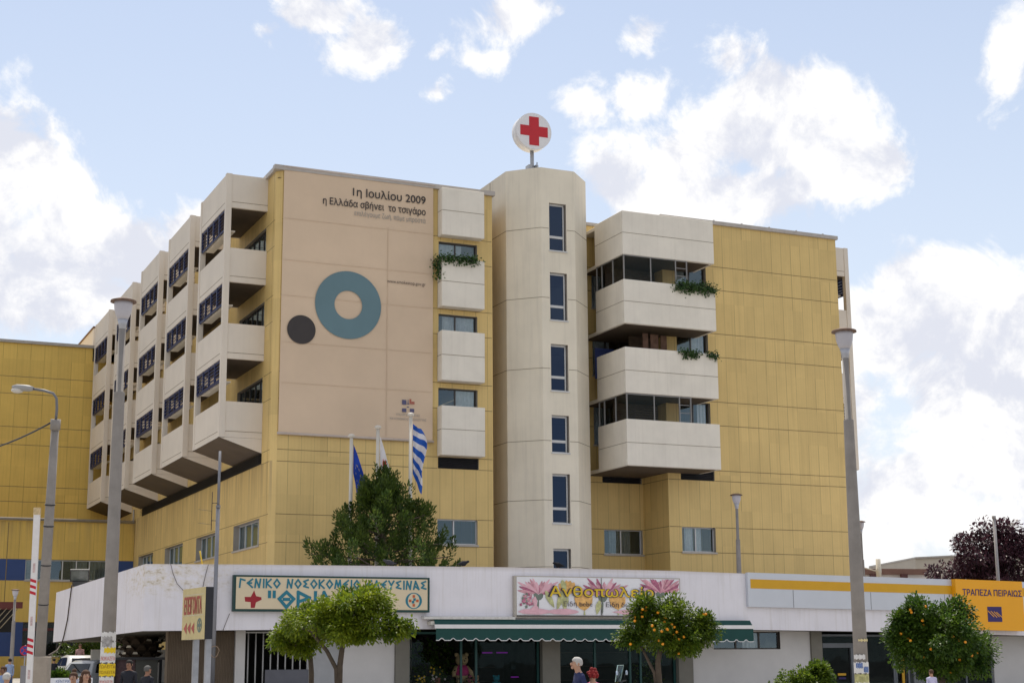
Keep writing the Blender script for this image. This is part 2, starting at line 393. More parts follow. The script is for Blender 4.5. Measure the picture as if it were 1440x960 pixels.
def window(parent, ax, val, u0, u1, z0, z1, rec=.18, mull=(.5,), curt=(), frame=ALU, gl=GLS, sill=True, label=None, fw=.055):
    mb = MB(); d = rec
    for (a, b, c, e) in ((u0, u0+fw, z0, z1), (u1-fw, u1, z0, z1)): abox(mb, ax, val, a, b, d, d+.06, c, e)
    for (c, e) in ((z0, z0+fw), (z1-fw, z1)): abox(mb, ax, val, u0+fw, u1-fw, d, d+.06, c, e)
    for m in mull:
        u = u0+(u1-u0)*m; abox(mb, ax, val, u-fw*.6, u+fw*.6, d-.012, d+.05, z0+fw, z1-fw)
    w = obj('window', mb, frame, parent, label)
    mb = MB(); mb.face([P3(ax, val, u0+fw, d+.03, z0+fw), P3(ax, val, u1-fw, d+.03, z0+fw), P3(ax, val, u1-fw, d+.03, z1-fw), P3(ax, val, u0+fw, d+.03, z1-fw)])
    obj('pane', mb, gl, w)
    if sill:
        mb = MB(); abox(mb, ax, val, u0-.05, u1+.05, -.06, d-.014, z0-.09, z0-.003); obj('sill', mb, SILL, w)
    for (a, b, m) in curt:
        mb = MB(); n = 24
        for k in range(n):
            p, q = a+(b-a)*k/n, a+(b-a)*(k+1)/n
            f = lambda t: .11+.035*math.sin(t*26)+.02*math.sin(t*61)
            mb.face([P3(ax, val, p, d+f(p), z0), P3(ax, val, q, d+f(q), z0), P3(ax, val, q, d+f(q), z1), P3(ax, val, p, d+f(p), z1)])
        obj('curtain', mb, m, w)
    return w

# ------------------------------------------------------------------ ground
ASPH = mk('asphalt', (.16, .155, .15), .9, .12, .5, bump=.2, bs=60)
PAVE = mk('concrete paving', (.36, .34, .31), .85, .12, .8, bump=.1, bs=30)
KERB = mk('kerb stone', (.40, .38, .35), .8, .1, 2)
def gz(y):                        # the forecourt rises gently behind the shops
    return 0. if y < 42 else (.7 if y > 80 else .7*(y-42)/38)
mb = MB(); ys = [-400, -60, 0, 20, 42, 52, 60, 70, 80, 120, 300, 900, 3500]
for a, b in zip(ys, ys[1:]): mb.face([(-3000, a, gz(a)), (3000, a, gz(a)), (3000, b, gz(b)), (-3000, b, gz(b))])
struct('ground', mb, ASPH)
mb = MB(); ys = [46, 52, 56, 60, 66, 80, 99]
for a, b in zip(ys, ys[1:]): mb.face([(-40, a, gz(a)+.12), (75, a, gz(a)+.12), (75, b, gz(b)+.12), (-40, b, gz(b)+.12)])
struct('pavement', mb, PAVE)
mb = MB(); mb.box(-40, 75, 45.82, 45.998, -.02, gz(46)+.125); struct('kerb', mb, KERB)
mb = MB()
for a, b in ((-60, 20), (20, 120)): mb.face([(a, 16, .004), (b, 16, .004), (b, 42, .004), (a, 42, .004)])
struct('pavement', mb, PAVE)

# ------------------------------------------------------------------ hospital
FY, SX, RX = 68., 18.64, 50.35
H = top('hospital_building', 'six storey hospital with yellow cladding and white balconies behind the low white shops', 'hospital', (34.5, 68, .5))
JZ = [21.98, 20.71, 18.35, 17.10, 14.72, 13.48, 11.13, 10.59, 8.20, 6.93]
mb = MB()
f1h = [(26.78, 28.82, 20.0, 21.72), (26.78, 28.82, 16.38, 18.10), (26.78, 28.82, 12.75, 14.47), (26.75, 28.80, 7.02, 8.20), (26.77, 28.87, 10.59, 11.14)]
wall(mb, 'Y', FY, 18.9, 29.63, .3, 24.34, f1h)
mb.face([(18.64, 68.26, .3), (18.9, 68, .3), (18.9, 68, 24.34), (18.64, 68.26, 24.34)], 0)
mb.face([(29.63, 68, .3), (29.63, 70.65, .3), (29.63, 70.65, 24.34), (29.63, 68, 24.34)], 0)
obj('front_wall', mb, [YEL, REVL], H)
mb = MB()
rech = [(36.98, 39.22, 6.94, 8.2), (36.93, 39.24, 10.59, 11.12)] + [(36.5, 39.0, z, z+2.1) for z in (19.8, 16.2, 12.55)]
wall(mb, 'Y', 70.65, 29.63, 39.3, .3, 24.25, rech)
mb.face([(39.3, 68, .3), (39.3, 70.65, .3), (39.3, 70.65, 24.25), (39.3, 68, 24.25)], 0)
obj('recessed_wall', mb, [YEL, REVL], H)
mb = MB()
f2h = [(40.03, 42.0, 6.95, 8.2), (40.05, 42.05, 10.58, 11.13)] + [(40.04, 41.93, z, z+1.87) for z in (20.0, 16.4, 12.75)]
wall(mb, 'Y', FY, 39.3, RX, .3, 24.28, f2h)
obj('front_wall', mb, [YEL, REVL], H)
mb = MB(); bays = [69.62, 77.3, 85.05, 93.05, 101.2]
sh = [(y+.19, y+4.9, z, z+2.0) for y in bays for z in (20.0, 16.37, 12.72)]
sh += [(a, b, 6.92, 8.13) for a, b in ((69.75, 74.5), (77.9, 82.5), (85.8, 90.5), (93.9, 98.4))]
wall(mb, 'X', SX, 68.26, 130, .3, 24.34, sh)
mb.face([(RX, 68, .3), (RX, 130, .3), (RX, 130, 24.28), (RX, 68, 24.28)], 0)
mb.face([(SX, 130, .3), (RX, 130, .3), (RX, 130, 24.28), (SX, 130, 24.28)], 0)
obj('side_wall', mb, [YEL, REVL], H)
# joints between the cladding bands, standing 3 mm proud
mb = MB()
for z in JZ:
    def run(u0, u1, holes, put):
        cuts = sorted([(max(h[0]-.02, u0), min(h[1]+.02, u1)) for h in holes if h[2]-.03 < z < h[3]+.03])
        u = u0
        for a, b in cuts:
            if a > u: put(u, a)
            u = max(u, b)
        if u < u1: put(u, u1)
    run(18.92, 29.6, f1h, lambda a, b: mb.box(a, b, 67.997, 68.05, z-.016, z+.016))
    run(39.33, RX-.02, f2h, lambda a, b: mb.box(a, b, 67.997, 68.05, z-.018, z+.018))
    run(29.7, 39.28, rech, lambda a, b: mb.box(a, b, 70.647, 70.7, z-.018, z+.018))
    mb.box(39.297, 39.33, 68.02, 70.64, z-.016, z+.016)
    if z < 10 or z > 20.9: run(68.28, 98.6, sh, lambda a, b: mb.box(SX-.003, SX+.05, a, b, z-.014, z+.014))
    else: mb.box(SX-.003, SX+.05, 68.28, 69.6, z-.014, z+.014)
mb.box(SX-.003, SX+.04, 68.55, 68.575, .5, 24.3)
obj('panel_joints', mb, JNT, H)
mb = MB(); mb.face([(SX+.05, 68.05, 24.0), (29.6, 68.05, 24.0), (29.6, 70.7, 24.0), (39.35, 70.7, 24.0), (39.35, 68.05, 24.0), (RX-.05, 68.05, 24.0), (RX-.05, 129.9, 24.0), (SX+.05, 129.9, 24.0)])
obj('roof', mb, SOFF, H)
mb = MB()
mb.box(18.45, 29.75, 67.86, 68.2, 24.345, 24.57); mb.box(18.5, 18.84, 68.203, 130, 24.345, 24.56)
mb.box(39.2, RX+.1, 67.88, 68.2, 24.285, 24.48); mb.box(29.75, 39.2, 70.55, 70.9, 24.255, 24.42); mb.box(RX-.2, RX+.1, 68.203, 130, 24.285, 24.47)
for k in range(5): mb.box(42.5+k*1.75, 42.56+k*1.75, 67.95, 68.05, 24.48, 24.55)
obj('roof_edge', mb, CAPM, H)
# front windows
CW = [(26.84, 27.75, CURT), (27.86, 28.5, CURT)]
window(H, 'Y', FY, 26.78, 28.82, 20.0, 21.72, .2, (.46,), [(26.84, 28.1, CURT)], ALUD)
window(H, 'Y', FY, 26.78, 28.82, 16.38, 18.10, .2, (.46,), [(27.1, 28.7, CURT)], ALUD)
window(H, 'Y', FY, 26.78, 28.82, 12.75, 14.47, .2, (.46,), [(27.75, 28.75, CURT)], ALUD)
window(H, 'Y', FY, 26.75, 28.80, 7.02, 8.20, .12, (.42,), [])
window(H, 'Y', FY, 40.03, 42.0, 6.95, 8.2, .2, (.45,), [(40.32, 40.8, CURT), (40.95, 41.32, CURT)])
window(H, 'Y', 70.65, 36.98, 39.22, 6.94, 8.2, .2, (.47,), [(37.4, 38.0, CURG), (38.08, 38.65, CURG)])
for z, cu in ((20.0, (40.1, 40.75)), (16.4, (40.95, 41.8)), (12.75, (41.3, 41.85))):
    window(H, 'Y', FY, 40.04, 41.93, z, z+1.87, .2, (.5,), [(*cu, CURT)], ALUD)
for z in (19.8, 16.2, 12.55):
    window(H, 'Y', 70.65, 36.5, 39.0, z, z+2.1, .15, (.33, .66), [(36.6, 37.6, CURT)], ALUD)
for a, b in ((69.75, 74.5), (77.9, 82.5), (85.8, 90.5), (93.9, 98.4)):
    window(H, 'X', SX, a, b, 6.92, 8.13, .28, (.25, .5, .75), [(a+.1, b-.1, CURG)], ALU)
def vent(ax, val, u0, u1, z0, z1, n, d=.06):
    mb = MB()
    abox(mb, ax, val, u0, u1, d+.1, d+.14, z0, z1)
    for k in range(n):
        z = z0+(z1-z0)*(k+.5)/n; s = (z1-z0)/n*.28
        q = [P3(ax, val, u0, d-.02, z-s), P3(ax, val, u0, d+.09, z+s*1.2), P3(ax, val, u0, d+.09, z+s*1.2+.02), P3(ax, val, u0, d-.02, z-s+.02)]
        mb.prism(q, P3(ax, 0, u1-u0, 0, 0))
    return mb
obj('vent_grille', vent('Y', FY, 26.78, 28.86, 10.6, 11.13, 6), BLK, H)
obj('vent_grille', vent('Y', FY, 40.06, 42.04, 10.59, 11.12, 6), BLK, H)
obj('vent_grille', vent('Y', 70.65, 36.94, 39.23, 10.6, 11.11, 6), BLK, H)
obj('vent_grille', vent('X', SX, 69.62, 97.8, 10.62, 11.1, 5, -.12), BLK, H)

# tower : a regular octagon with side 1.873
TS = 1.873; tx, ty = 31.86, 67.0; q = TS*.70711
oct_ = [(tx, ty), (tx+TS, ty), (tx+TS+q, ty+q), (tx+TS+q, ty+q+6), (tx-q, ty+q+6), (tx-q, ty+q)]
TW = MB(); th = [(32.31, 33.25, a, b) for a, b in ((21.61, 24.05), (18.07, 20.47), (14.54, 16.85), (11.5, 13.32), (8.09, 10.46), (4.6, 6.87))]
wall(TW, 'Y', ty, tx, tx+TS, .3, 25.85, th, .26, 0, 1)
for a, b in zip(oct_[1:], oct_[2:]+oct_[:1]):
    TW.face([(*a, .3), (*b, .3), (*b, 25.85), (*a, 25.85)], 0)
TW.face([(*p, 25.8) for p in oct_], 0)
tower = obj('stair_tower', TW, [TOWR, REVL], H)
mb = MB()
for z in (22.72, 19.17, 15.62, 12.06, 9.18, 6.0):
    e = .004; n8 = [(0, -1), (.7071, -.7071), (1, 0), (0, 1), (-1, 0), (-.7071, -.7071)]
    for i, (a, b) in enumerate(zip(oct_, oct_[1:]+oct_[:1])):
        if i == 3: continue
        A, B_ = Vector((*a, z)), Vector((*b, z)); n = Vector((*n8[i], 0)); t = (B_-A).normalized()
        segs = [(A, B_)]
        if i == 0 and any(h[2]-.1 < z < h[3]+.1 for h in th):
            segs = [(A, Vector((32.28, ty, z))), (Vector((33.28, ty, z)), B_)]
        for s0, s1 in segs:
            m = (s0+s1)/2; mb.obox(m-n*.02, t*((s1-s0).length/2), n*(.02+e), Vector((0, 0, .014)))
mb.obox((tx-q-.005, 70.3, 20), (.006, 0, 0), (0, .015, 0), (0, 0, 5.8))
obj('panel_joints', mb, JNTW, tower)
for (a, b, c, d) in th:
    mb = MB(); zt = c+(d-c)*.27
    mb.box(a, a+.05, ty+.16, ty+.22, c, d); mb.box(b-.12, b-.05, ty+.16, ty+.22, c, d)
    for z, hh in ((c, .05), (zt, .13), (d-.1, .1)): mb.box(a+.05, b-.12, ty+.16, ty+.22, z, z+hh)
    mb.box(a-.04, b+.04, ty-.05, ty+.155, c-.07, c-.003)
    mb.face([(a, ty+.2, c), (b, ty+.2, c), (b, ty+.2, d), (a, ty+.2, d)], 1)
    obj('window', mb, [ALU, GLB], tower)

# narrow balconies beside the banner
for (z0, z1) in ((21.92, 24.3), (18.37, 20.78), (14.75, 17.18), (11.16, 13.53)):
    mb = MB(); x0, x1, y0 = 26.72, 28.96, 67.4; t = .13
    mb.box(x0, x1, y0, y0+t, z0, z1); mb.box(x0, x0+t, y0+t, 67.99, z0, z1); mb.box(x1-t, x1, y0+t, 67.99, z0, z1)
    mb.box(x0+t, x1-t, y0+t, 67.99, z0, z0+.16)
    if z1 > 24: mb.box(x0+t, x1-t, y0+t, 67.99, z1-.1, z1)
    bmesh.ops.bevel(mb.bm, geom=[e for e in mb.bm.edges if e.is_manifold], offset=.018, segments=1, affect='EDGES')
    b_ = obj('balcony', mb, WHT2, H)
    mb = MB(); zj = z0+1.24
    mb.box(x0+.01, x1-.01, y0-.003, y0+.03, zj-.014, zj+.014); mb.box(x0-.003, x0+.03, y0+.02, 67.98, zj-.014, zj+.014)
    obj('panel_joints', mb, JNTW, b_)
# wide balconies right of the tower
for i, (z0, z1) in enumerate(((21.53, 23.8), (18.0, 20.25), (14.5, 16.8), (10.91, 13.2))):
    mb = MB(); x0, x1, y0, t = 35.9, 41.23, 66., .14
    mb.box(x0, x1, y0, y0+t, z0, z1); mb.box(x0, x0+t, y0+t, 69.05, z0, z1); mb.box(x1-t, x1, y0+t, 67.99, z0, z1)
    mb.box(x0+t, x1-t, y0+t, 67.99, z0, z0+.2); mb.box(x0+t, 39.29, 67.99, 70.64, z0, z0+.2)
    if i == 0: mb.box(x0+t, x1-t, y0+t, 67.99, z1-.2, z1-.02); mb.box(x0+t, 39.29, 67.99, 70.64, z1-.2, z1-.02)
    mb2 = [e for e in mb.bm.edges if e.is_manifold]
    bmesh.ops.bevel(mb.bm, geom=mb2, offset=.02, segments=1, affect='EDGES')
    b_ = obj('wide_balcony', mb, WHT2, H)
    mb = MB(); zj = z0+1.13
    mb.box(x0+.01, x1-.01, y0-.003, y0+.03, zj-.014, zj+.014); mb.box(x0-.003, x0+.03, y0+.02, 69.03, zj-.014, zj+.014)
    obj('panel_joints', mb, JNTW, b_)
    mb = MB(); mb.box(x0+t, 39.28, 67.995, 70.63, z0-.012, z0-.004); mb.box(x0+t, x1-.2, y0+.2, 67.98, z0-.012, z0-.004); obj('soffit', mb, SOFF, b_)  # thin sheet carrying the painted shade below the slab
    if i in (1, 3):                           # aluminium glazing standing on the parapet
        zt = z1+1.27; mb = MB()
        for x in (35.97, 37.5, 38.95, 39.6): mb.box(x-.025, x+.025, y0+.03, y0+.1, z1, zt)
        mb.box(x0+.005, 39.65, y0+.025, y0+.105, zt-.04, zt)
        gm = mk('grey glazing frame', (.24, .23, .22), .5, .1)
        for z in (.45, .85): mb.box(38.98, 39.57, y0+.05, y0+.09, z1+z, z1+z+.03)
        g_ = obj('balcony_glazing', mb, gm, b_); mb = MB(); mb.box(x0+.03, x0+.1, 67.15, 68.99, zt-.04, zt)
        for y in (67.2, 68.4, 68.97): mb.box(x0+.03, x0+.1, y-.025, y+.025, z1, zt)
        obj('balcony_glazing', mb, gm, b_)
        mb = MB(); mb.face([(36, y0+.065, z1), (38.9, y0+.065, z1), (38.9, y0+.065, zt), (36, y0+.065, zt)])
        mb.face([(x0+.065, 66.1, z1), (x0+.065, 68.95, z1), (x0+.065, 68.95, zt), (x0+.065, 66.1, zt)])
        obj('glazing_pane', mb, GLD, b_)
    if i:
        mb = MB(); BRN = mk('brown roller blind', (.10, .065, .04), .7, .15, 4)
        xa, xb = ((36.3, 39.2), (37.6, 39.25), (36.6, 39.2))[i-1]
        for k in range(26): z = z0+.3+k*.125; mb.box(xa, xb, 68.7, 68.72, z, z+.115)
        obj('roller_blind', mb, BRN, b_)
    if i == 2:
        mb = MB()
        for k, (x, w_) in enumerate(((37.6, .3), (38.1, .45), (38.75, .35))): mb.box(x, x+w_, 67.2+.1*k, 67.25+.1*k, z1-.6, z1+1.05)
        obj('hung_cloth', mb, [mk('faded brown cloth', (.16, .09, .06), .9, .3, 4)], b_)
        mb = MB(); mb.box(36.1, 37.2, 69.6, 69.65, z1-1, z1+.62); obj('blue_screen', mb, mk('blue tarpaulin', (.02, .035, .14), .6, .2), b_)

# corner bays down the side
def bay(parent, xw, sg, y0, L=5.4):
    X = lambda x: xw+sg*x
    D_ = 2.03; bz = [(22.76, 24.4), (19.14, 20.79), (15.48, 17.15), (11.8, 13.47)]; yo = y0+L
    mb = MB()
    def bx(a, b, c, d, e, f): mb.box(X(a), X(b), c, d, e, f)
    for (ya, yb) in ((y0, y0+.27), (yo-.27, yo)): bx(D_-.27, D_, ya, yb, 11.8, 24.42)
    for i, (a, b) in enumerate(bz): bx(.004, D_-.18, y0+.18, yo-.18, (24.1 if i == 0 else a), (24.3 if i == 0 else a+.22))
    bx(.004, D_-.18, y0+.18, yo-.18, 22.76, 22.95)
    mb.prism([(X(.004), y0+.03, 11.12), (X(D_-.01), y0+.03, 11.79), (X(.004), y0+.03, 11.79)], (0, L-.06, 0), 0)
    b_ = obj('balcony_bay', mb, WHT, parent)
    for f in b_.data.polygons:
        if f.normal.z < -.5: f.material_index = 1  # faces turned down take the painted shade colour
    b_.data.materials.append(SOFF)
    for i, (a, c) in enumerate(bz):
        mb = MB()
        bx = lambda p, q, r, s, e, f: mb.box(X(p), X(q), r, s, e, f)
        bx(.004, D_-.272, y0+.03, y0+.17, a, c); bx(.004, D_-.272, yo-.17, yo-.03, a, c); bx(D_-.17, D_-.03, y0+.272, yo-.272, a, c)
        p_ = obj('parapet', mb, WHT, b_)
        mb = MB(); zj = a+.28
        mb.box(X(.01), X(D_-.29), y0+.027, y0+.05, zj-.014, zj+.014); mb.box(X(D_-.027), X(D_-.05), y0+.36, yo-.36, zj-.014, zj+.014)
        obj('panel_joints', mb, JNTW, b_)
        if i < 3:
            mb = MB(); zt, zb = a-.01, a-1.0
            for k in range(6):
                z = zb+(zt-zb)*(k+.5)/6
                mb.obox((X(D_-.1), (y0+yo)/2, z), (0, L/2-.29, 0), (sg*.05, 0, -.055), (.012*sg, 0, .011))
            mb.box(X(D_-.07), X(D_-.12), y0+.29, yo-.29, zb-.05, zb+.03); mb.box(X(D_-.07), X(D_-.12), y0+.29, yo-.29, zt-.07, zt)
            for k in range(5):
                y = y0+.33+(L-.66)*k/4; mb.box(X(D_-.04), X(D_-.14), y-.045, y+.045, zb, zt)
            obj('louver_screen', mb, NAVY, b_)
            mb = MB(); mb.box(X(D_-.2), X(D_-.62), y0+.6, yo-.5, zb-.03, zb+.03); obj('sun_shelf', mb, WHT2, b_)
    return b_
for y in bays: bay(H, SX, -1, y)
for y in (69.62, 77.3): bay(H, RX, 1, y)
for y in bays:
    for z in (20.0, 16.37, 12.72):
        window(H, 'X', SX, y+.19, y+4.9, z, z+2.0, .15, (.2, .4, .6, .8), [(y+.3, y+1.4, CURT)], ALUD, sill=False)
mb = MB(); mb.box(16.61, 18.6, 107.2, 115.5, 22.0, 24.35); rr = obj('roof_room', mb, WHT, H)
mb = MB(); mb.box(16.55, 18.7, 107.15, 115.6, 24.353, 24.47); obj('roof_edge', mb, mk('rusty roof edge', (.16, .09, .06), .8, .2), rr)

# ------------------------------------------------------------------ older wing on the left
WG = top('hospital_wing', 'ochre hospital wing with blue window bands at the far left', 'building', (5, 107, .7))
mb = MB(); wall(mb, 'Y', 107.2, -40, 18.6, 10, 22.9); mb.face([(-40, 107.2, 22.85), (18.6, 107.2, 22.85), (18.6, 130, 22.85), (-40, 130, 22.85)])
obj('upper_wall', mb, [YELD, REVL], WG)
mb = MB(); wall(mb, 'Y', 100, -40, 18.62, 7.97, 10.3); wall(mb, 'Y', 100, -40, 18.62, 4.15, 6.66); wall(mb, 'Y', 100, -40, 18.62, .3, 2.1)
mb.face([(-40, 100, 10.3), (18.62, 100, 10.3), (18.62, 107.2, 10.3), (-40, 107.2, 10.3)]); obj('lower_wall', mb, [YELD, REVL], WG)
BLUE = mk('blue panel', (.03, .065, .20), .5, .08, 1)
mb = MB()
for a, b in ((-40, 12.05), (17.02, 18.62)): mb.face([(a, 100.01, 6.66), (b, 100.01, 6.66), (b, 100.01, 7.97), (a, 100.01, 7.97)])
for a, b in ((-40, 12.1),): mb.face([(a, 100.01, 2.1), (b, 100.01, 2.1), (b, 100.01, 4.15), (a, 100.01, 4.15)])
obj('blue_panel', mb, BLUE, WG)
window(WG, 'Y', 100, 12.05, 17.02, 6.70, 7.95, .1, (.2, .45, .62, .78), [(12.1, 12.6, CURG), (14.9, 15.8, CURG), (15.9, 16.9, CURG)])
window(WG, 'Y', 100, 12.1, 18.6, 2.12, 4.13, .1, (.15, .32, .5, .7), [], ALUD)
mb = MB(); mb.box(12.1, 18.6, 99.93, 100.05, 3.62, 3.78); obj('door_beam', mb, mk('dark red beam', (.11, .03, .03), .6), WG)
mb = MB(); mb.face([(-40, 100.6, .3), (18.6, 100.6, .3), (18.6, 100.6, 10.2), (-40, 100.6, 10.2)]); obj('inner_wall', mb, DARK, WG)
mb = MB(); mb.tube([(-40, 99.9, 10.42), (18.6, 99.9, 10.42)], .1); mb.box(-40, 18.6, 107.05, 107.4, 22.903, 23.1); mb.tube([(18.5, 99.85, 10.4), (18.5, 99.85, 11.2)], .06)
obj('gutter', mb, mk('grey gutter', (.36, .33, .29), .6), WG)
mb = MB()
for z in (20.62, 19.45, 17.2, 16.0, 13.2, 12.2): mb.box(-40, 18.55, 107.197, 107.25, z-.02, z+.02)
mb.box(10.9, 10.95, 99.997, 100.03, 4.2, 10.2)
obj('panel_joints', mb, JNT, WG)

# ------------------------------------------------------------------ row of shops
YC, YW = 57., 58.2
S = top('shop_row', 'long single storey white shop building with a deep flat parapet', 'shops', (25, 57, .3))
CANW = mk('stained white parapet', (.755, .725, .765), .8, .05, .7, bump=.12, bs=18, streak=.42, streakcol=(.44, .39, .33))
def stains(m):                      # flaking patches low-left and soot under the coping
    nt = m.node_tree; b = nt.nodes['Principled BSDF']; c = b.inputs['Base Color'].links[0].from_socket
    tc = nd(nt, 'ShaderNodeTexCoord').outputs['Object']; s = nd(nt, 'ShaderNodeSeparateXYZ', inp={0: tc})
    n = nd(nt, 'ShaderNodeTexNoise', inp={'Vector': nd(nt, 'ShaderNodeMapping', inp={'Vector': tc, 'Scale': (1.6, 1.6, 3.2)}).outputs[0], 'Scale': 1.7, 'Detail': 7.0, 'Roughness': .7}).outputs[0]
    wx = mth(nt, 'MULTIPLY', nd(nt, 'ShaderNodeMapRange', inp={0: s.outputs[0], 1: 15.5, 2: 12.0}).outputs[0], nd(nt, 'ShaderNodeMapRange', inp={0: s.outputs[2], 1: 3.9, 2: 4.5}).outputs[0])
    wx = mth(nt, 'MULTIPLY', wx, nd(nt, 'ShaderNodeMapRange', inp={0: s.outputs[1], 1: 62.0, 2: 57.5}).outputs[0])
    f = mth(nt, 'MULTIPLY', nd(nt, 'ShaderNodeMapRange', inp={0: n, 1: .55, 2: .62}).outputs[0], wx)
    c = nd(nt, 'ShaderNodeMix', data_type='RGBA', inp={0: mth(nt, 'MULTIPLY', f, .75), 6: c, 7: (.30, .22, .13, 1)}).outputs[2]
    wide = nd(nt, 'ShaderNodeMapRange', inp={0: n, 1: .42, 2: .55}).outputs[0]
    c = nd(nt, 'ShaderNodeMix', data_type='RGBA', inp={0: mth(nt, 'MULTIPLY', mth(nt, 'MULTIPLY', wide, wx), .5), 6: c, 7: (.66, .58, .44, 1)}).outputs[2]
    edge = nd(nt, 'ShaderNodeMapRange', inp={0: s.outputs[2], 1: 5.12, 2: 5.3}).outputs[0]
    c = nd(nt, 'ShaderNodeMix', data_type='RGBA', inp={0: mth(nt, 'MULTIPLY', edge, .45), 6: c, 7: (.40, .33, .26, 1)}).outputs[2]
    nt.links.new(c, b.inputs['Base Color'])
stains(CANW)
prof = [(11.05, 2.79, 5.18), (14, 2.82, 5.22), (20.2, 2.87, 5.27), (25.6, 2.87, 5.31), (33.1, 2.87, 5.29), (36.6, 2.86, 5.23), (44, 2.77, 5.12), (52, 2.6, 5.0), (62, 2.45, 4.9)]
mb = MB()
for (a, b0, t0), (c, b1, t1) in zip(prof, prof[1:]):
    v = lambda x, y, z: (x, y, z)
    mb.face([v(a, YC, b0), v(c, YC, b1), v(c, YC, t1), v(a, YC, t0)]); mb.face([v(a, YC, t0), v(c, YC, t1), v(c, YC+.25, t1), v(a, YC+.25, t0)])
    mb.face([v(a, YC+.25, t0), v(c, YC+.25, t1), v(c, YC+.25, 4.6), v(a, YC+.25, 4.6)])
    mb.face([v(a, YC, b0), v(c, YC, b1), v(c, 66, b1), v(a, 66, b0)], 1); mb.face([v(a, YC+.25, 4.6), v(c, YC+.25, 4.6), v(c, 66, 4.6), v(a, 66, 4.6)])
mb.face([(11.05, 57, 2.79), (11.05, 79.3, 2.68), (11.05, 79, 5.06), (11.05, 57, 5.18)]); mb.face([(11.05, 57, 5.18), (11.05, 79, 5.06), (11.3, 79, 5.06), (11.3, 57, 5.18)])
mb.face([(11.3, 57.2, 5.18), (11.3, 79, 5.06), (11.3, 79, 4.5), (11.3, 57.2, 4.5)])
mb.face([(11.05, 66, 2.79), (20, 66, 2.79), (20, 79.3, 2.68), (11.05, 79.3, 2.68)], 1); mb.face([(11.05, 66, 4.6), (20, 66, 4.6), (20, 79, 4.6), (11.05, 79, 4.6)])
mb.face([(11.05, 79.3, 2.68), (20, 79.3, 2.68), (20, 79, 5.06), (11.05, 79, 5.06)])
obj('parapet', mb, [CANW, mk('dark olive soffit', (.11, .095, .07), .85, .2, 1.5)], S, recalc=False)  # underside coloured darker than the parapet face
SHW = mk('grey white shop wall', (.62, .59, .57), .8, .05, 1, bump=.06, bs=20)
PIL = mk('olive grey pillar', (.20, .185, .155), .8, .1, 1.5)
CORR = mk('brown corrugated sheet', (.15, .11, .075), .7, .12, 1.5)
g0 = .3
def wseg(name, a, b, m, z1=2.84, y=YW, th=.25, z0=.2):
    mb = MB(); mb.box(a, b, y, y+th, z0, z1); return obj(name, mb, m, S)
mb = MB()
for k in range(42):
    x = 12.2+k*.06; mb.prism([(x, YW, .2), (x+.03, YW-.03, .2), (x+.06, YW, .2), (x+.06, YW+.3, .2), (x, YW+.3, .2)], (0, 0, 2.6))
obj('corrugated_wall', mb, CORR, S)
wseg('pillar', 14.73, 15.1, SHW, y=YW-.15)
wseg('shop_wall', 17.6, 18.86, mk('light grey wall', (.42, .42, .43), .8), z1=2.86)
wseg('shop_wall', 18.87, 21.07, SHW, y=YW-.1); wseg('pillar', 21.08, 21.66, PIL, y=YW-.2); wseg('pillar', 27.4, 28.2, PIL, y=YW-.25); wseg('pillar', 33.8, 34.5, PIL, y=YW-.2)
mb = MB(); wall(mb, 'Y', YW-.1, 34.51, 40.56, .2, 2.85, [(35.6, 39.0, 2.05, 2.80)], .2); obj('shop_wall', mb, [SHW, ALUD], S)
wseg('pillar', 40.57, 41.14, PIL, y=YW-.2); wseg('shop_wall', 50.9, 60, SHW, z1=2.6)
window(S, 'Y', YW-.1, 35.6, 39.0, 2.05, 2.8, .12, (.35, .7), [(37.2, 38.0, CURT)], ALUD, sill=False)
# barred doors, shop fronts
mb = MB()
for k in range(9): mb.tube([(15.25+k*.29, YW, .25), (15.25+k*.29, YW, 2.78)], .028, 8)
for z in (.3, 2.74): mb.box(15.12, 17.59, YW-.03, YW+.03, z, z+.05)
obj('barred_gate', mb, mk('pale grey bars', (.42, .41, .40), .5), S)
mb = MB(); mb.box(15.9, 17.59, YW-.12, YW-.06, .25, 1.38); obj('gate_panel', mb, mk('slate panel', (.13, .13, .15), .6), S)
TEAL = mk('teal shop frame', (.015, .07, .065), .45, .1)
def front(a, b, mulls, m, z0=.3, z1=2.80, y=YW+.05):
    mb = MB()
    for x in [a+.05, b-.05]+mulls: mb.box(x-.045, x+.045, y, y+.09, z0, z1)
    for z in (z0, z1-.1): mb.box(a, b, y+.004, y+.086, z, z+.09)
    f = obj('shop_front', mb, m, S); mb = MB(); mb.face([(a, y+.05, z0), (b, y+.05, z0), (b, y+.05, z1), (a, y+.05, z1)]); obj('shop_glass', mb, GLD, f)
front(21.67, 27.39, [23.95, 24.6], TEAL); front(28.21, 33.79, [29.95, 31.6, 32.1], TEAL)
GRYF = mk('grey bank frame', (.14, .15, .165), .45, .08, metal=.2)
front(41.15, 43.55, [41.25, 43.2], GRYF, z1=2.7); front(43.56, 45.25, [], GRYF, z1=2.68); front(45.26, 50.88, [46.0, 47.6, 49.3], GRYF, z1=2.62)
mb = MB(); mb.box(41.3, 43.15, YW, YW+.12, 2.1, 2.3); mb.box(42.8, 42.95, YW, YW+.12, .3, 2.1); obj('door_frame', mb, GRYF, S)
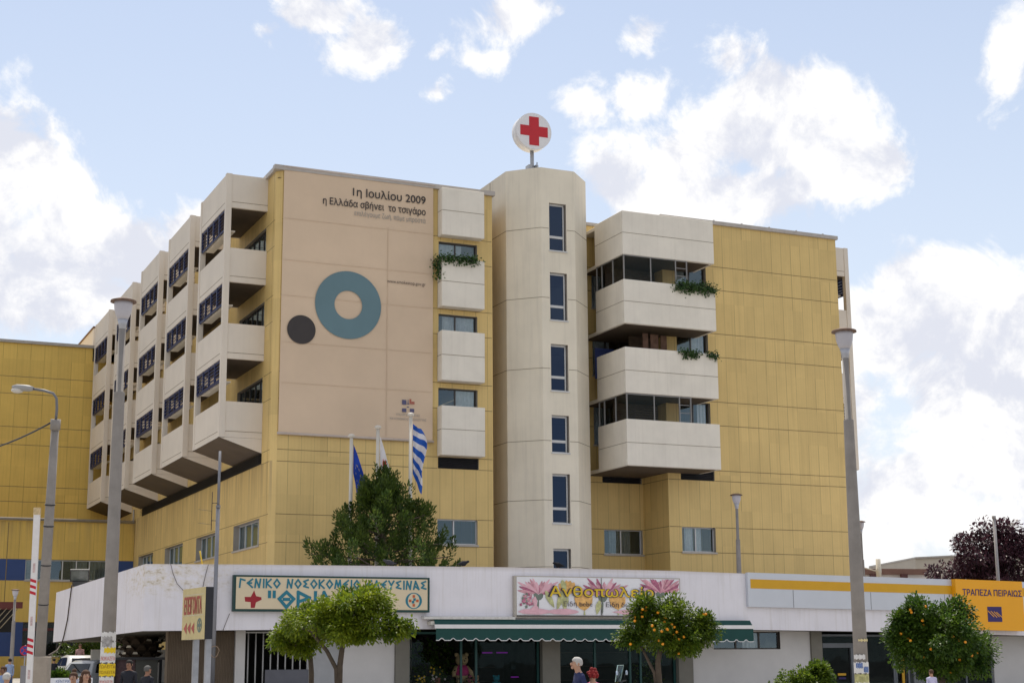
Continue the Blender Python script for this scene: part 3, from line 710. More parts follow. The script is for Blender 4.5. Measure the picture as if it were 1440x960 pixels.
# interior shell
mb = MB(); DK = mk('dark interior', (.05, .045, .045), .8, .2)
mb.face([(14.8, 63, .3), (60, 63, .3), (60, 63, 2.8), (14.8, 63, 2.8)]); mb.face([(14.8, 58.6, .25), (60, 58.6, .25), (60, 63, .25), (14.8, 63, .25)]); mb.face([(14.8, 58.3, 2.79), (60, 58.3, 2.55), (60, 63, 2.55), (14.8, 63, 2.79)])
for x in (14.8, 21.6, 27.9, 34.2, 40.9, 60): mb.face([(x, 58.4, .3), (x, 63, .3), (x, 63, 2.75), (x, 58.4, 2.75)])
obj('inner_wall', mb, DK, S)
mb = MB()
for a, b in ((21.8, 27.2), (28.4, 33.6)):
    for z in (.75, 1.35, 1.95): mb.box(a, b, 62.3, 62.8, z, z+.04)
obj('display_shelf', mb, mk('dark shelf', (.08, .06, .05), .6), S)
mb = MB()
for x0, x1, z in ((25.7, 26.15, 1.95), (26.35, 26.85, 1.95), (28.0, 28.4, 1.3), (27.0, 27.35, .95)): mb.box(x0, x1, 60.2, 60.24, z, z+.05)
obj('strip_light', mb, emit('violet strip lamp', (.35, .02, .55), .16), S)
# coping and awning cassette shelf
mb = MB(); mb.prism([(21.75, 56.99, 3.37), (21.75, 56.62, 3.33), (21.75, 56.62, 3.24), (21.75, 56.99, 3.26)], (3.85, 0, 0)); obj('awning_shelf', mb, mk('chipped white ledge', (.62, .6, .57), .8, .1, 6, streak=.3), S)
mb = MB(); mb.box(40.9, 40.95, 57.5, 57.6, .3, .4); bmesh.ops.delete(mb.bm, geom=mb.bm.verts[:], context='VERTS'); mb.bm.free()
# bank fascia
SILV = mk('silver fascia panel', (.56, .58, .63), .38, .03, 1, metal=.15); AMB = mk('amber stripe', (.62, .33, .01), .45, .03)
bz_ = lambda x, z: z-.0135*(x-36.6)
def strip(x0, x1, z0, z1, y0, y1, m, name):
    mb = MB(); mb.prism([(x0, y0, bz_(x0, z0)), (x0, y0, bz_(x0, z1)), (x0, y1, bz_(x0, z1)), (x0, y1, bz_(x0, z0))], (0, 0, 0)) if 0 else None
    v = [(x, y, bz_(x, z)) for x in (x0, x1) for y in (y0, y1) for z in (z0, z1)]
    b = [mb.bm.verts.new(p) for p in v]
    for q in ((0, 1, 3, 2), (4, 6, 7, 5), (0, 4, 5, 1), (2, 3, 7, 6), (0, 2, 6, 4), (1, 5, 7, 3)): mb.bm.faces.new([b[i] for i in q])
    return mb
BF = top('bank_fascia', 'long silver sign panel with an amber stripe on the right half of the shop parapet', 'sign', (44, 56.9, 4.5))
obj('panel', strip(36.62, 62, 3.82, 5.27, 56.82, 56.99, SILV, 0), SILV, BF)
obj('stripe', strip(36.75, 62, 4.6, 4.99, 56.812, 56.85, AMB, 0), AMB, BF)
mb = MB()
for k in range(6):
    x = 38.9+k*4.1; mb.box(x, x+.025, 56.814, 56.83, bz_(x, 3.83), bz_(x, 4.58))
obj('panel_joints', mb, mk('panel gap', (.2, .2, .22), .6), BF)

# ------------------------------------------------------------------ banner on the front wall
BY = 67.9
BN = top('banner', 'huge beige banner with a blue ring and black dot hung on the yellow front wall', 'banner', (22.6, BY, 11.8))
BCL = mk('beige banner cloth', (.64, .485, .34), .8, .07, .3, streak=.12, streakcol=(.60, .42, .34))
mb = MB(); nx, nzz = 30, 48
bx0, bx1, bzz0, bzz1 = 18.92, 26.45, 11.85, 24.52
def bpt(u, w):
    x = bx0+(bx1-bx0)*u; z = bzz0+(bzz1-bzz0)*w - (.05*u*w)
    d = .012*math.sin(x*2.6+z*.25)+.01*math.sin(z*1.9)+.008*mnoise.noise(Vector((x*1.3, z*.6, 3)))*2
    return Vector((x, BY-abs(d)*.8, z))
for i in range(nx):
    for j in range(nzz):
        f = mb.face([bpt(i/nx, j/nzz), bpt((i+1)/nx, j/nzz), bpt((i+1)/nx, (j+1)/nzz), bpt(i/nx, (j+1)/nzz)])
bmesh.ops.remove_doubles(mb.bm, verts=mb.bm.verts[:], dist=.0005)
for f in mb.bm.faces: f.smooth = True
obj('cloth', mb, BCL, BN)
mb = MB(); mb.tube([(bx0-.05, BY-.02, bzz0), (bx1+.05, BY-.02, bzz0-.02)], .06, 8); obj('batten', mb, mk('pale batten', (.50, .42, .36), .6), BN); mb = MB(); mb.tube([(bx0-.05, BY-.02, bzz1), (bx1+.05, BY-.02, bzz1-.05)], .05, 8)
obj('batten', mb, mk('pale batten', (.50, .42, .36), .6), BN)
mb = MB()
for z in (22.0, 20.0, 18.3, 16.1, 14.2): mb.box(bx0+.03, bx1-.03, BY-.036, BY-.032, z-.007, z+.007)
mb.box(24.1, 24.125, BY-.035, BY-.031, bzz0+.1, bzz1-2.4)
obj('seam', mb, mk('cloth seam', (.575, .435, .30), .8), BN)
X_, Z_ = Vector((1, 0, 0)), Vector((0, 0, 1))
TXT = mk('dark brown print', (.046, .038, .036), .7, .05)
FY_ = BY-.045
def bp(px, py): p = onY(px, py, BY); return Vector((p.x, FY_, p.z))
mb = MB(); c = bp(489.5, 429); rr_ = (bp(536, 429)-bp(443, 429)).x/2; mb.disc(c, X_, Z_, rr_, 64, rr_*.42); obj('printed_ring', mb, mk('faded blue print', (.125, .205, .23), .75, .06, .5), BN)
mb = MB(); c = bp(423.5, 463.5); mb.disc(c, X_, Z_, (bp(443.5, 463)-bp(403.5, 463)).x/2, 48); obj('printed_disc', mb, TXT, BN)
a, b = bp(496, 276), bp(598, 287); text('lettering', '1η Ιουλίου 2009', TXT, BN, (b.x, FY_, b.z-.02), X_, Z_, .40, b.x-a.x, align='r', bold=.012)
a, b = bp(454, 286), bp(598, 302); text('lettering', 'η Ελλάδα σβήνει  το τσιγάρο', TXT, BN, (b.x, FY_, b.z-.05), X_, Z_, .34, b.x-a.x, align='r', bold=.012)
GRYT = mk('faded grey print', (.30, .28, .255), .8)
a, b = bp(498, 300), bp(598, 314); text('lettering', 'επιλέγουμε ζωή, πάμε μπροστά', GRYT, BN, (b.x, FY_, b.z-.02), X_, Z_, .25, b.x-a.x, align='r')
a, b = bp(544, 398), bp(598, 402); text('lettering', 'www.smokestop.gov.gr', mk('small dark print', (.10, .075, .065), .8), BN, (b.x, FY_, b.z-.02), X_, Z_, .17, b.x-a.x, align='r')
SL = mk('slate blue print', (.10, .095, .17), .8); RO = mk('dull red print', (.40, .13, .09), .8)
mb = MB()
for (x0, y0, x1, y1, mi) in ((565, 562, 571, 569, 0), (565, 574, 571, 579.5, 0), (576, 574.5, 582, 580, 0), (575.5, 561, 578, 568, 1), (578.2, 564.5, 582.5, 568.5, 1), (572, 567, 575, 568.5, 0), (571.8, 571.5, 574.6, 573, 0), (573, 562, 573.8, 567, 0)):
    p, q_ = bp(x0, y0), bp(x1, y1); mb.face([p, (q_.x, FY_, p.z), q_, (p.x, FY_, q_.z)], mi)
obj('printed_emblem', mb, [SL, RO], BN)
a, b = bp(556, 584), bp(590, 585.5); text('lettering', 'ΥΠΟΥΡΓΕΙΟ ΥΓΕΙΑΣ', GRYT, BN, (a.x, FY_, a.z), X_, Z_, .11, b.x-a.x)
a, b = bp(548, 589.5), bp(599, 592); text('lettering', 'ΚΑΙ ΚΟΙΝΩΝΙΚΗΣ ΑΛΛΗΛΕΓΓΥΗΣ', GRYT, BN, (a.x, FY_, a.z), X_, Z_, .11, b.x-a.x)

# ------------------------------------------------------------------ red cross sign on the tower
c = onY(751, 184.5, 67.9)
RCS = top('red_cross_sign', 'round white light box with a red cross on top of the octagonal tower', 'sign', (c.x, c.y, 25.8))
nrm = Vector((-math.sin(R(2)), -math.cos(R(2)), 0)).normalized(); side = Vector((0, 0, 1)).cross(nrm).normalized() * 1
side = Vector((-nrm.y, nrm.x, 0)); rr_ = .97
mb = MB(); n = 48; fr = [c+(side*math.cos(6.28319*k/n)+Z_*math.sin(6.28319*k/n))*rr_+nrm*.0 for k in range(n)]
mb.prism(fr, -nrm*.62); obj('light_box', mb, mk('white acrylic', (.74, .72, .72), .35, .03), RCS)
for f in RCS.children[0].data.polygons: f.use_smooth = len(f.vertices) == 4
mb = MB()
A, Bq = .27, .76
cx = [(-A, -Bq), (A, -Bq), (A, -A), (Bq, -A), (Bq, A), (A, A), (A, Bq), (-A, Bq), (-A, A), (-Bq, A), (-Bq, -A), (-A, -A)]
mb.prism([c+side*p+Z_*q2+nrm*.012 for p, q2 in cx], -nrm*.011); obj('red_cross', mb, mk('red cross paint', (.50, .012, .022), .4, .04), RCS)
mb = MB(); cc_ = c-nrm*.3; mb.tube([(cc_.x, cc_.y, 25.7), (cc_.x, cc_.y, c.z-rr_+.02)], .10, 10); mb.tube([(cc_.x+.16, cc_.y-.25, 25.8), (cc_.x+.16, cc_.y-.25, 26.42)], .03, 6)
obj('post', mb, mk('galvanised steel', (.36, .36, .37), .4, .1, metal=.5), RCS)
mb = MB(); mb.box(cc_.x-.28, cc_.x-.1, cc_.y-.2, cc_.y+.2, 25.8, 26.28); mb.box(cc_.x+.1, cc_.x+.26, cc_.y-.2, cc_.y+.2, 25.8, 26.3); mb.box(cc_.x-.1, cc_.x+.1, cc_.y-.1, cc_.y+.2, 25.9, 26.2); obj('bracket', mb, MATS['galvanised steel'], RCS)

# ------------------------------------------------------------------ signs on the parapet
HS = top('hospital_name_sign', 'cream sign board with teal Greek letters and a red cross left of the flower shop', 'sign', (18.1, 56.85, 3.5))
CREAM = mk('cream sign face', (.66, .55, .38), .5, .03, 1); TEALP = mk('teal sign paint', (.015, .17, .24), .5, .05); DGR = mk('dark green frame', (.01, .045, .04), .5)
hx0, hx1, hz0, hz1, hy = 14.27, 22.01, 3.5, 4.83, 56.76
mb = MB(); mb.box(hx0, hx1, hy, 56.995, hz0, hz1); obj('frame', mb, DGR, HS)
mb = MB(); mb.box(hx0+.09, hx1-.09, hy-.008, hy+.02, hz0+.09, hz1-.07); obj('board', mb, CREAM, HS)
GL = {  # angular strokes in a unit box
 'Γ': [[(0, 0), (.1, 1), (.75, .85)]], 'Ε': [[(.75, 1), (0, .52), (.75, 0)], [(.08, .52), (.6, .52)]], 'Ν': [[(0, 0), (.12, 1), (.62, 0), (.8, 1)]], 'Ι': [[(.1, 0), (.1, 1)]],
 'Κ': [[(0, 0), (0, 1)], [(.7, 1), (.05, .5), (.75, 0)]], 'Ο': [[(.45, 1), (0, .5), (.45, 0), (.9, .5), (.45, 1)]], 'Σ': [[(.7, 1), (.05, .8), (.45, .5), (.05, .2), (.75, .05)]],
 'Μ': [[(0, 0), (.2, 1), (.5, .25), (.78, 1), (.95, 0)]], 'Λ': [[(0, 0), (.42, 1), (.85, 0)]], 'Υ': [[(0, 1), (.4, .45), (.8, 1)], [(.4, .45), (.3, 0)]], 'Α': [[(0, 0), (.3, 1), (.85, 0), (.2, .38)]],
 'Θ': [[(.55, 1), (.05, .55), (.55, 0), (1.05, .55), (.55, 1)], [(.38, .52), (.72, .52)]], 'Ρ': [[(0, 0), (0, 1), (.8, .62), (.05, .38)]], '"': [[(.1, 1), (.1, .68)], [(.42, 1), (.42, .68)]], ' ': []}
lay_ = [0]
def strokes(mb, word, x, z, h, adv, w, y, wid=.82):
    for ch in word:
        mxx = 0
        for pl in GL[ch]:
            for (p, q2) in zip(pl, pl[1:]):
                P_, Q_ = Vector((x+p[0]*h*wid, y, z+p[1]*h)), Vector((x+q2[0]*h*wid, y, z+q2[1]*h)); t = (Q_-P_).normalized()
                lay_[0] += 1; mb.obox((P_+Q_)/2-Vector((0, .0007*(lay_[0] % 9), 0)), t*((Q_-P_).length/2+w*.42), (0, .004, 0), Vector((-t.z, 0, t.x))*w/2)
            mxx = max([mxx]+[p[0] for p in pl])
        x += (mxx*wid+adv)*h if GL[ch] else h*.62
    return x
mb = MB(); strokes(mb, 'ΓΕΝΙΚΟ ΝΟΣΟΚΟΜΕΙΟ ΕΛΕΥΣΙΝΑΣ', hx0+.22, 4.38, .30, .335, .062, hy-.014, .84); me_end = 0; obj('lettering', mb, TEALP, HS)
mb = MB(); strokes(mb, '"ΘΡΙΑΣΙΟ"', hx0+1.3, 3.66, .56, .30, .12, hy-.014, 1.0); obj('lettering', mb, TEALP, HS)
mb = MB(); c = Vector((hx0+.75, hy-.014, 3.93)); mb.prism([c+Vector(p) for p in ((-.09, 0, -.3), (.06, 0, -.3), (.1, 0, -.1), (.31, 0, .0), (.30, 0, .09), (.1, 0, .13), (.02, 0, .34), (-.1, 0, .1), (-.33, 0, .1), (-.31, 0, -.07), (-.1, 0, -.09))], (0, .006, 0)); obj('red_cross', mb, mk('dark red paint', (.30, .01, .02), .5), HS)
mb = MB(); c = Vector((hx1-.66, hy-.012, 3.94))
for (sx_, rx_) in ((1, 0),):
    n = 40; o_ = [c+Vector((.34*math.cos(6.2832*k/n), 0, .31*math.sin(6.2832*k/n))) for k in range(n)]; i_ = [c+Vector((.24*math.cos(6.2832*k/n), 0, .28*math.sin(6.2832*k/n))) for k in range(n)]
    for k in range(n): mb.face([o_[k], o_[(k+1) % n], i_[(k+1) % n], i_[k]], 0)
for (x, z, mi) in ((0, .17, 1), (0, -.17, 1), (.15, 0, 1), (-.15, 0, 1), (.03, .05, 0), (-.03, -.05, 0)):
    mb.box(c.x+x-.05, c.x+x+.05, hy-.016, hy-.010, c.z+z-.05, c.z+z+.05, mi)
obj('emblem', mb, [TEALP, mk('orange red paint', (.50, .10, .03), .5)], HS)

FS = top('flower_shop_sign', 'white flower shop sign printed with pink and orange blossoms above the green awning', 'sign', (29.5, 56.85, 3.4))
fx0, fx1, fz0, fz1, fy = 25.75, 33.22, 3.42, 4.93, 56.8
mb = MB(); mb.box(fx0-.1, fx1+.05, fy+.01, 56.994, fz0-.12, fz1+.04); obj('frame', mb, mk('worn alu frame', (.42, .38, .33), .5), FS)
mb = MB(); mb.box(fx0, fx1, fy, fy+.02, fz0, fz1); obj('board', mb, mk('white sign vinyl', (.76, .75, .78), .4, .03), FS)
PK = mk('pink print', (.60, .30, .35), .5, .35, 7); PK2 = mk('deep pink print', (.40, .12, .20), .5, .35, 7); ORP = mk('orange print', (.74, .42, .14), .5, .3, 6); GRP = mk('olive green print', (.46, .46, .22), .5, .35, 6); GRD = mk('dark green print', (.16, .19, .16), .5, .35, 6); PL = mk('pale pink print', (.72, .42, .48), .5, .12, 4)
mb = MB(); rnd = random.Random(3); lay = [0]
def petal(x, z, ang, L, wd, mi):
    lay[0] += 1; y = fy-.004-.00025*lay[0]
    d = Vector((math.cos(ang), 0, math.sin(ang))); n_ = Vector((-d.z, 0, d.x)); o_ = Vector((x, y, z))
    pts = [o_, o_+d*L*.3+n_*wd*.7, o_+d*L*.65+n_*wd, o_+d*L*.92+n_*wd*.45, o_+d*L, o_+d*L*.92-n_*wd*.45, o_+d*L*.65-n_*wd, o_+d*L*.3-n_*wd*.7]
    pts = [Vector((min(max(p.x, fx0+.02), fx1-.02), y, min(max(p.z, fz0+.02), fz1-.02))) for p in pts]
    mb.face(pts, mi)
for (x, z, L) in ((26.7, 4.25, 1.0), (29.6, 4.2, 1.15), (32.3, 4.35, 1.2)):
    for k in range(17):
        a = R(8+k*10.2)+rnd.uniform(-.06, .06); petal(x, z, a, L*rnd.uniform(.7, 1)*(.42+.75*abs(math.cos(a))), .07, rnd.choice((0, 0, 1, 5)))
    for k in range(9): petal(x, z-.03, R(180+k*22), .22, .08, 4)
    petal(x+.02, z-.1, R(-97), .8, .05, 4)
for (x, z, s_) in ((28.0, 4.35, .62), (28.75, 3.75, .7), (30.3, 3.8, .62)):
    for a in (60, 78, 95, 112, 128): petal(x, z-.15, R(a), s_, .15, 2)
    petal(x, z-.1, R(-90), .4, .04, 3)
for (x, z, a, L) in ((27.5, 3.6, 70, .9), (27.4, 3.7, 120, .8), (27.9, 3.55, 100, .8), (27.9, 4.3, 105, .55), (29.3, 3.45, 75, .6)): petal(x, z, R(a), L, .13, 3)
for (x, w_) in ((26.4, .9), (27.7, .8), (30.9, .9), (32.6, .8)): petal(x-w_, fz0+.14, 0, w_*2, .13, 5)
for k in range(34): petal(26.2+rnd.gauss(0, .1), 4.02+rnd.gauss(0, .11), rnd.uniform(0, 6.28), .14, .06, rnd.choice((1, 1, 4, 0)))
petal(26.55, 3.62, R(92), .55, .09, 5); petal(26.3, 3.6, R(20), .4, .12, 5)
obj('printed_flowers', mb, [PK, PK2, ORP, GRP, GRD, PL], FS, recalc=False)
mb = MB(); mb.box(29.52, 29.545, fy-.052, fy-.045, fz0, fz1); mb.box(fx0-.004, fx1, fy-.03, fy-.002, fz0-.06, fz0-.001); obj('panel_joint', mb, mk('sign joint', (.10, .09, .08), .6), FS)
ty_ = fy-.056; YL = mk('yellow letter', (.70, .48, .02), .5)
BK = mk('dark letter', (.05, .035, .05), .6)
text('lettering', 'Ανθοπωλείο', BK, FS, (27.12, ty_, 4.17), X_, Z_, .40, 4.88, bold=.05)
text('lettering', 'Ανθοπωλείο', YL, FS, (27.18, ty_-.009, 4.17), X_, Z_, .40, 4.76, bold=.012)
text('lettering', 'Είδη bebe', BK, FS, (27.8, ty_, 3.78), X_, Z_, .19, 1.3); text('lettering', 'Είδη δώρων', BK, FS, (29.72, ty_, 3.76), X_, Z_, .19, 1.75)

BS = top('bank_sign', 'square amber sign with navy lettering and logo at the right of the silver fascia', 'sign', (49.55, 56.6, 2.8))
mb = MB(); sx0, sx1 = 47.55, 51.45
mb.prism([(sx0, 56.55, 2.88), (sx1, 56.55, 2.80), (sx1, 56.55, 5.06), (sx0, 56.55, 5.13)], (0, .26, 0)); obj('light_box', mb, mk('amber sign face', (.82, .37, .008), .4, .03, .5), BS)
NV = mk('navy print', (.03, .016, .12), .5)
text('lettering', 'ΤΡΑΠΕΖΑ ΠΕΙΡΑΙΩΣ', NV, BS, (47.93, 56.54, 4.41), X_-Z_*.012, Z_, .28, 3.45, bold=.014)
mb = MB(); mb.box(49.3, 50.12, 56.535, 56.548, 3.22, 3.9); lg = obj('logo', mb, NV, BS)
mb = MB()
for (a, b, c_, d_) in ((49.3, 3.72, 49.65, 3.44), (49.48, 3.7, 49.82, 3.42), (49.66, 3.68, 49.96, 3.44), (49.80, 3.66, 50.12, 3.42)):
    P_, Q_ = Vector((a, 56.53, b)), Vector((c_, 56.53, d_)); t = (Q_-P_).normalized(); mb.obox((P_+Q_)/2, t*(Q_-P_).length/2, (0, .003, 0), Vector((-t.z, 0, t.x))*.016)
obj('stripe', mb, MATS['amber sign face'], lg)

# awning
AW = top('awning', 'green shop awning with a white stripe and scalloped valance', 'awning', (29.3, 56.6, 3))
AWG = mk('bottle green canvas', (.006, .052, .046), .75, .08, 2); AWW = mk('white canvas', (.72, .70, .70), .75, .04)
ax0, ax1 = 22.15, 36.55
mb = MB(); mb.prism([(ax0, 56.66, 3.235), (ax0, 56.47, 3.02), (ax0, 56.47, 3.0), (ax0, 56.66, 3.21)], (ax1-ax0, 0, 0)); obj('canvas', mb, AWG, AW)
mb = MB(); mb.box(ax0-.05, ax1+.05, 56.40, 56.468, 2.885, 3.035); obj('front_rail', mb, AWW, AW)
mb = MB(); per = .475; n = int((ax1-ax0)/per*8); xs = [ax0+(ax1-ax0)*k/n for k in range(n+1)]
zb = lambda x: 2.435+.085*max(0, math.cos(((x-ax0)/per % 1-.5)*6.2832))**1.5-.006*(x-ax0)
yb = lambda x: 56.42+.012*math.sin(x*1.7)+.006*math.sin(x*6)
for a, b in zip(xs, xs[1:]):
    mb.face([(a, 56.43, 2.884), (b, 56.43, 2.884), (b, yb(b), zb(b)), (a, yb(a), zb(a))])
bmesh.ops.remove_doubles(mb.bm, verts=mb.bm.verts[:], dist=.0004)
obj('valance', mb, AWG, AW)
mb = MB(); mb.tube([(x, yb(x), zb(x)) for x in xs], .017, 5); obj('valance_trim', mb, AWW, AW)
mb = MB()
for x in (ax0+.1, ax1-.1): mb.box(x-.25, x-.02, 56.6, 56.99, 3.02, 3.16)
mb.tube([(ax0, 56.85, 3.2), (ax1, 56.85, 3.2)], .05, 8); obj('roller', mb, mk('cream awning bracket', (.55, .52, .46), .6), AW)

# ------------------------------------------------------------------ lamps and poles
CONC = mk('weathered concrete pole', (.26, .235, .215), .85, .14, 2.5, bump=.15, bs=30, streak=.12)
SHADE = mk('milky lamp bowl', (.46, .44, .47), .35, .05); HAT = mk('rusty lamp hat', (.17, .105, .075), .7, .25, 8); COL = mk('lamp collar', (.42, .42, .45), .4, .05, metal=.3)
def lamp(label, p, ztop, rb, rt, name='street_lamp', s=1., group='lamps with bowl shades'):
    zb_ = gz(p.y)
    t = top(name, label, 'street lamp', (p.x, p.y, zb_), group)
    mb = MB(); zc = ztop-.62*s
    mb.lathe([(rb, zb_-.1), (rb-(rb-rt)*.5, (zb_+zc)/2), (rt, zc-1.35*s), (rt*.98, zc-1.33*s), (rt*.72, zc-1.32*s), (rt*.66, zc+.02)], (p.x, p.y, 0), 16); obj('pole', mb, CONC, t)
    mb = MB(); mb.lathe([(.045*s, zc-.02), (.075*s, zc), (.085*s, zc+.1*s), (.108*s, zc+.2*s)], (p.x, p.y, 0), 16); obj('collar', mb, COL, t)
    mb = MB(); mb.lathe([(.10*s, zc+.19*s), (.14*s, zc+.27*s), (.175*s, zc+.38*s), (.188*s, zc+.5*s), (.19*s, zc+.59*s)], (p.x, p.y, 0), 20); obj('bowl', mb, SHADE, t)
    mb = MB(); mb.lathe([(.268*s, zc+.565*s), (.26*s, zc+.60*s), (.12*s, zc+.645*s), (.02*s, zc+.65*s)], (p.x, p.y, 0), 24); obj('hat', mb, HAT, t)
    return t
def basept(px, py, d): return at(px, py, d)
p = at(173, 440, 32); ztL = at(173, 420.5, 32).z
LL = lamp('tall concrete lamp pasted with yellow flyers at the left of the white parapet', p, ztL, .15, .108)
p2 = at(1188, 490, 35); LR = lamp('tall concrete lamp with an orange sticker in front of the bank fascia', p2, at(1187, 462.5, 35).z, .165, .112, s=1.06)
p3 = at(1037, 740, 72); lamp('small lamp rising above the roof edge before the yellow right wall', p3, at(1037, 693.5, 72).z, .15, .10, s=1.08)
p4 = at(1211, 760, 88); lamp('small lamp half hidden behind the tall lamp beyond the yellow right wall', p4, at(1211, 732, 88).z, .16, .11, s=1.12)
p5 = at(20, 860, 60); lamp('short lamp on a thin post beside the barrier at the left edge', p5, at(22, 828, 60).z, .085, .07, s=.62)
# flyers on the two near lamps
PAP = mk('white flyer', (.66, .64, .62), .8, .12, 9); PAY = mk('yellow flyer', (.74, .52, .02), .8, .08, 9); PAO = mk('orange flyer', (.60, .17, .06), .8, .2, 14); REDP = mk('red print', (.55, .06, .05), .8); BLP = mk('blue print', (.10, .16, .35), .8, .3, 20)
def flyer(parent, p, rad, za, zb_, a0, a1, m, rows=(), ink=REDP, word='ΕΝΟΙΚΙΑΖΕΤΑΙ'):
    mb = MB(); n = 10; r = rad+.004
    f = lambda a, z, e=0.: Vector((p.x+math.cos(a)*(r+e), p.y+math.sin(a)*(r+e), z))
    for k in range(n):
        a, b = a0+(a1-a0)*k/n, a0+(a1-a0)*(k+1)/n; dz = .012*math.sin(k*2.1)
        mb.face([f(a, za+dz), f(b, za+dz), f(b, zb_-dz), f(a, zb_-dz)])
    o = obj('flyer', mb, m, parent)
    for (z, h) in rows:
        am = (a0+a1)/2; t_ = text('lettering', word, ink, None, (0, 0, 0), (1, 0, 0), (0, 0, 1), h, (a1-a0)*r*.82, ext=0, align='c')
        for v in t_.data.vertices: aa = am+v.co.x/r; v.co = f(aa, z+v.co.z, .003)
        t_.parent = o
    return o
va = math.atan2(-p.y, -p.x)                  # side of the pole that faces the road
zz = lambda y: at(152, y, 32).z
rL = .148
flyer(LL, p, rL, zz(902), zz(890), va-1.2, va+1.2, PAP); flyer(LL, p, rL+.002, zz(910), zz(896), va-.9, va+.5, mk('torn grey flyer', (.34, .32, .31), .8, .4, 15))
flyer(LL, p, rL, zz(931), zz(903), va-1.3, va+1.3, PAP, [(zz(928), .075)]); flyer(LL, p, rL+.003, zz(918), zz(911), va-.5, va+1.2, PAY)
flyer(LL, p, rL+.004, zz(949), zz(932.5), va-1.45, va+1.45, PAY, [(zz(938.5), .06), (zz(946), .06)], mk('brown print', (.28, .14, .01), .8), 'ΠΩΛΕΙΤΑΙ')
flyer(LL, p, rL+.002, zz(966), zz(950), va-1.3, va+1.0, PAP, [(zz(958), .05)])
va2 = math.atan2(-p2.y, -p2.x); zz2 = lambda y: at(1212, y, 35).z
for (a, b, s0, s1, m) in ((926, 920, -1.0, .6, PAP), (945, 930, -1.2, 1.2, PAP), (938, 931, -.7, .2, BLP), (944, 936, .3, 1.1, BLP), (958, 946, -1.1, 1.1, mk('olive flyer', (.42, .40, .18), .8, .4, 12)), (968, 957, -.9, 1.2, PAP), (902, 899, -.2, 1.3, mk('yellow tape', (.66, .55, .28), .7))):
    flyer(LR, p2, .166, zz2(a), zz2(b), va2+s0, va2+s1, m)
mb = MB(); q0, q1, q2_, q3 = at(1200.5, 877, 34.78), at(1210.5, 885, 34.76), at(1212, 905, 34.8), at(1200.5, 897, 34.8)
mb.face([q0, q1, q2_, q3]); pl = obj('placard', mb, PAO, LR)
mb = MB(); lerp = lambda u, v: (q0*(1-u)+q1*u)*(1-v)+(q3*(1-u)+q2_*u)*v
off = (CAM-q0).normalized()*.006
mb.face([lerp(.1, .38)+off, lerp(.9, .38)+off, lerp(.9, .58)+off, lerp(.1, .58)+off]); obj('printed_band', mb, PAP, pl)

# cobra-head street light with its wire
p = at(67, 760, 40); pt = at(78, 596, 40)
SLT = top('cobra_street_light', 'concrete pole with a curved steel arm and cobra head at the far left', 'street light', (p.x, p.y, 0))
b0 = p + (p-pt)*(p.z/(pt.z-p.z)); mb = MB(); mb.tube([b0, p, pt], [.15, .125, .10], 14); mb.tube([pt-(pt-p)*.05, pt+(pt-p)*.04], .13, 12)
obj('pole', mb, CONC, SLT)
for y in (710, 740, 795, 850): c = p+(pt-p)*((760-y)/164.); mb = MB(); mb.tube([c, c+(pt-p).normalized()*.03], .137, 12); obj('strap', mb, BLK, SLT)
mb = MB(); mb.tube([pt, at(80, 575, 40), at(79.5, 560, 40), at(75, 553, 40), at(62, 549, 40), at(46, 546.5, 40)], .035, 10); obj('arm', mb, mk('grey steel arm', (.17, .17, .18), .5, metal=.3), SLT)
mb = MB(); a, b = at(47, 546.5, 40), at(17, 543.5, 40); d = (b-a)
mb.tube([a, a+d*.2, a+d*.45, a+d*.8, b], [.05, .08, .085, .075, .03], 12)
for v in mb.bm.verts: pass
obj('lamp_head', mb, mk('grey lamp head', (.34, .33, .32), .5, .08), SLT)
mb = MB(); c = a+d*.75; mb.ball(c-Z_*.085, (.16, .1, .07), 8); obj('lens', mb, mk('lamp lens', (.6, .56, .5), .2), SLT)
mb = MB(); w0, w1 = at(77, 591, 40), at(-120, 642, 47); pts = [w0+(w1-w0)*k/14-Z_*(.35*4*(k/14)*(1-k/14)) for k in range(15)]
mb.tube(pts, .022, 6); tag(obj('overhead_wire', mb, BLK), 'black overhead wire running left from the cobra head pole', 'wire')

# barrier arm and its concrete block
pb, ptp = at(40, 975, 30), at(52.5, 714, 30)
BA = top('barrier_arm', 'raised white barrier arm with red stripes at the left', 'barrier', (pb.x, pb.y, 0))
ux = R2.copy(); ux.z = 0; ux.normalize(); uy = Vector((-ux.y, ux.x, 0)); axd = (ptp-pb).normalized(); L_ = (ptp-pb).length
pc = pb-axd*.45
mb = MB(); mb.obox((pc+ptp)/2, axd*((ptp-pc).length/2), ux*.058, uy*.03); obj('arm', mb, mk('white barrier paint', (.72, .70, .70), .5, .05, 6), BA)
RED = mk('red reflector', (.50, .012, .03), .4)
mb = MB()
for y in (817, 825.5, 834, 900, 908.5, 917.5):
    c = at(46.2+(866-y)*.0487, y, 30); c = pb+axd*((c-pb).dot(axd)); e = ux*.056+axd*-.025
    mb.prism([c-ux*.0575+axd*.055, c+ux*.0575+axd*.018, c+ux*.0575-axd*.038, c-ux*.0575-axd*-.0], uy*.004)
for f in mb.bm.verts: f.co += -uy*.0345
obj('stripe', mb, RED, BA)
mb = MB()
for y in (798, 873, 948): c = pb+axd*((at(47, y, 30)-pb).dot(axd))-uy*.033; mb.obox(c, axd*.09, ux*.022, uy*.002)
obj('worn_label', mb, mk('pinkish sticker', (.55, .42, .42), .7, .3, 30), BA)
mb = MB(); c = ptp-axd*.06; mb.obox(c, axd*.07, ux*.064, uy*.036); obj('tip', mb, mk('rusty tip', (.55, .42, .24), .7, .3, 20), BA)
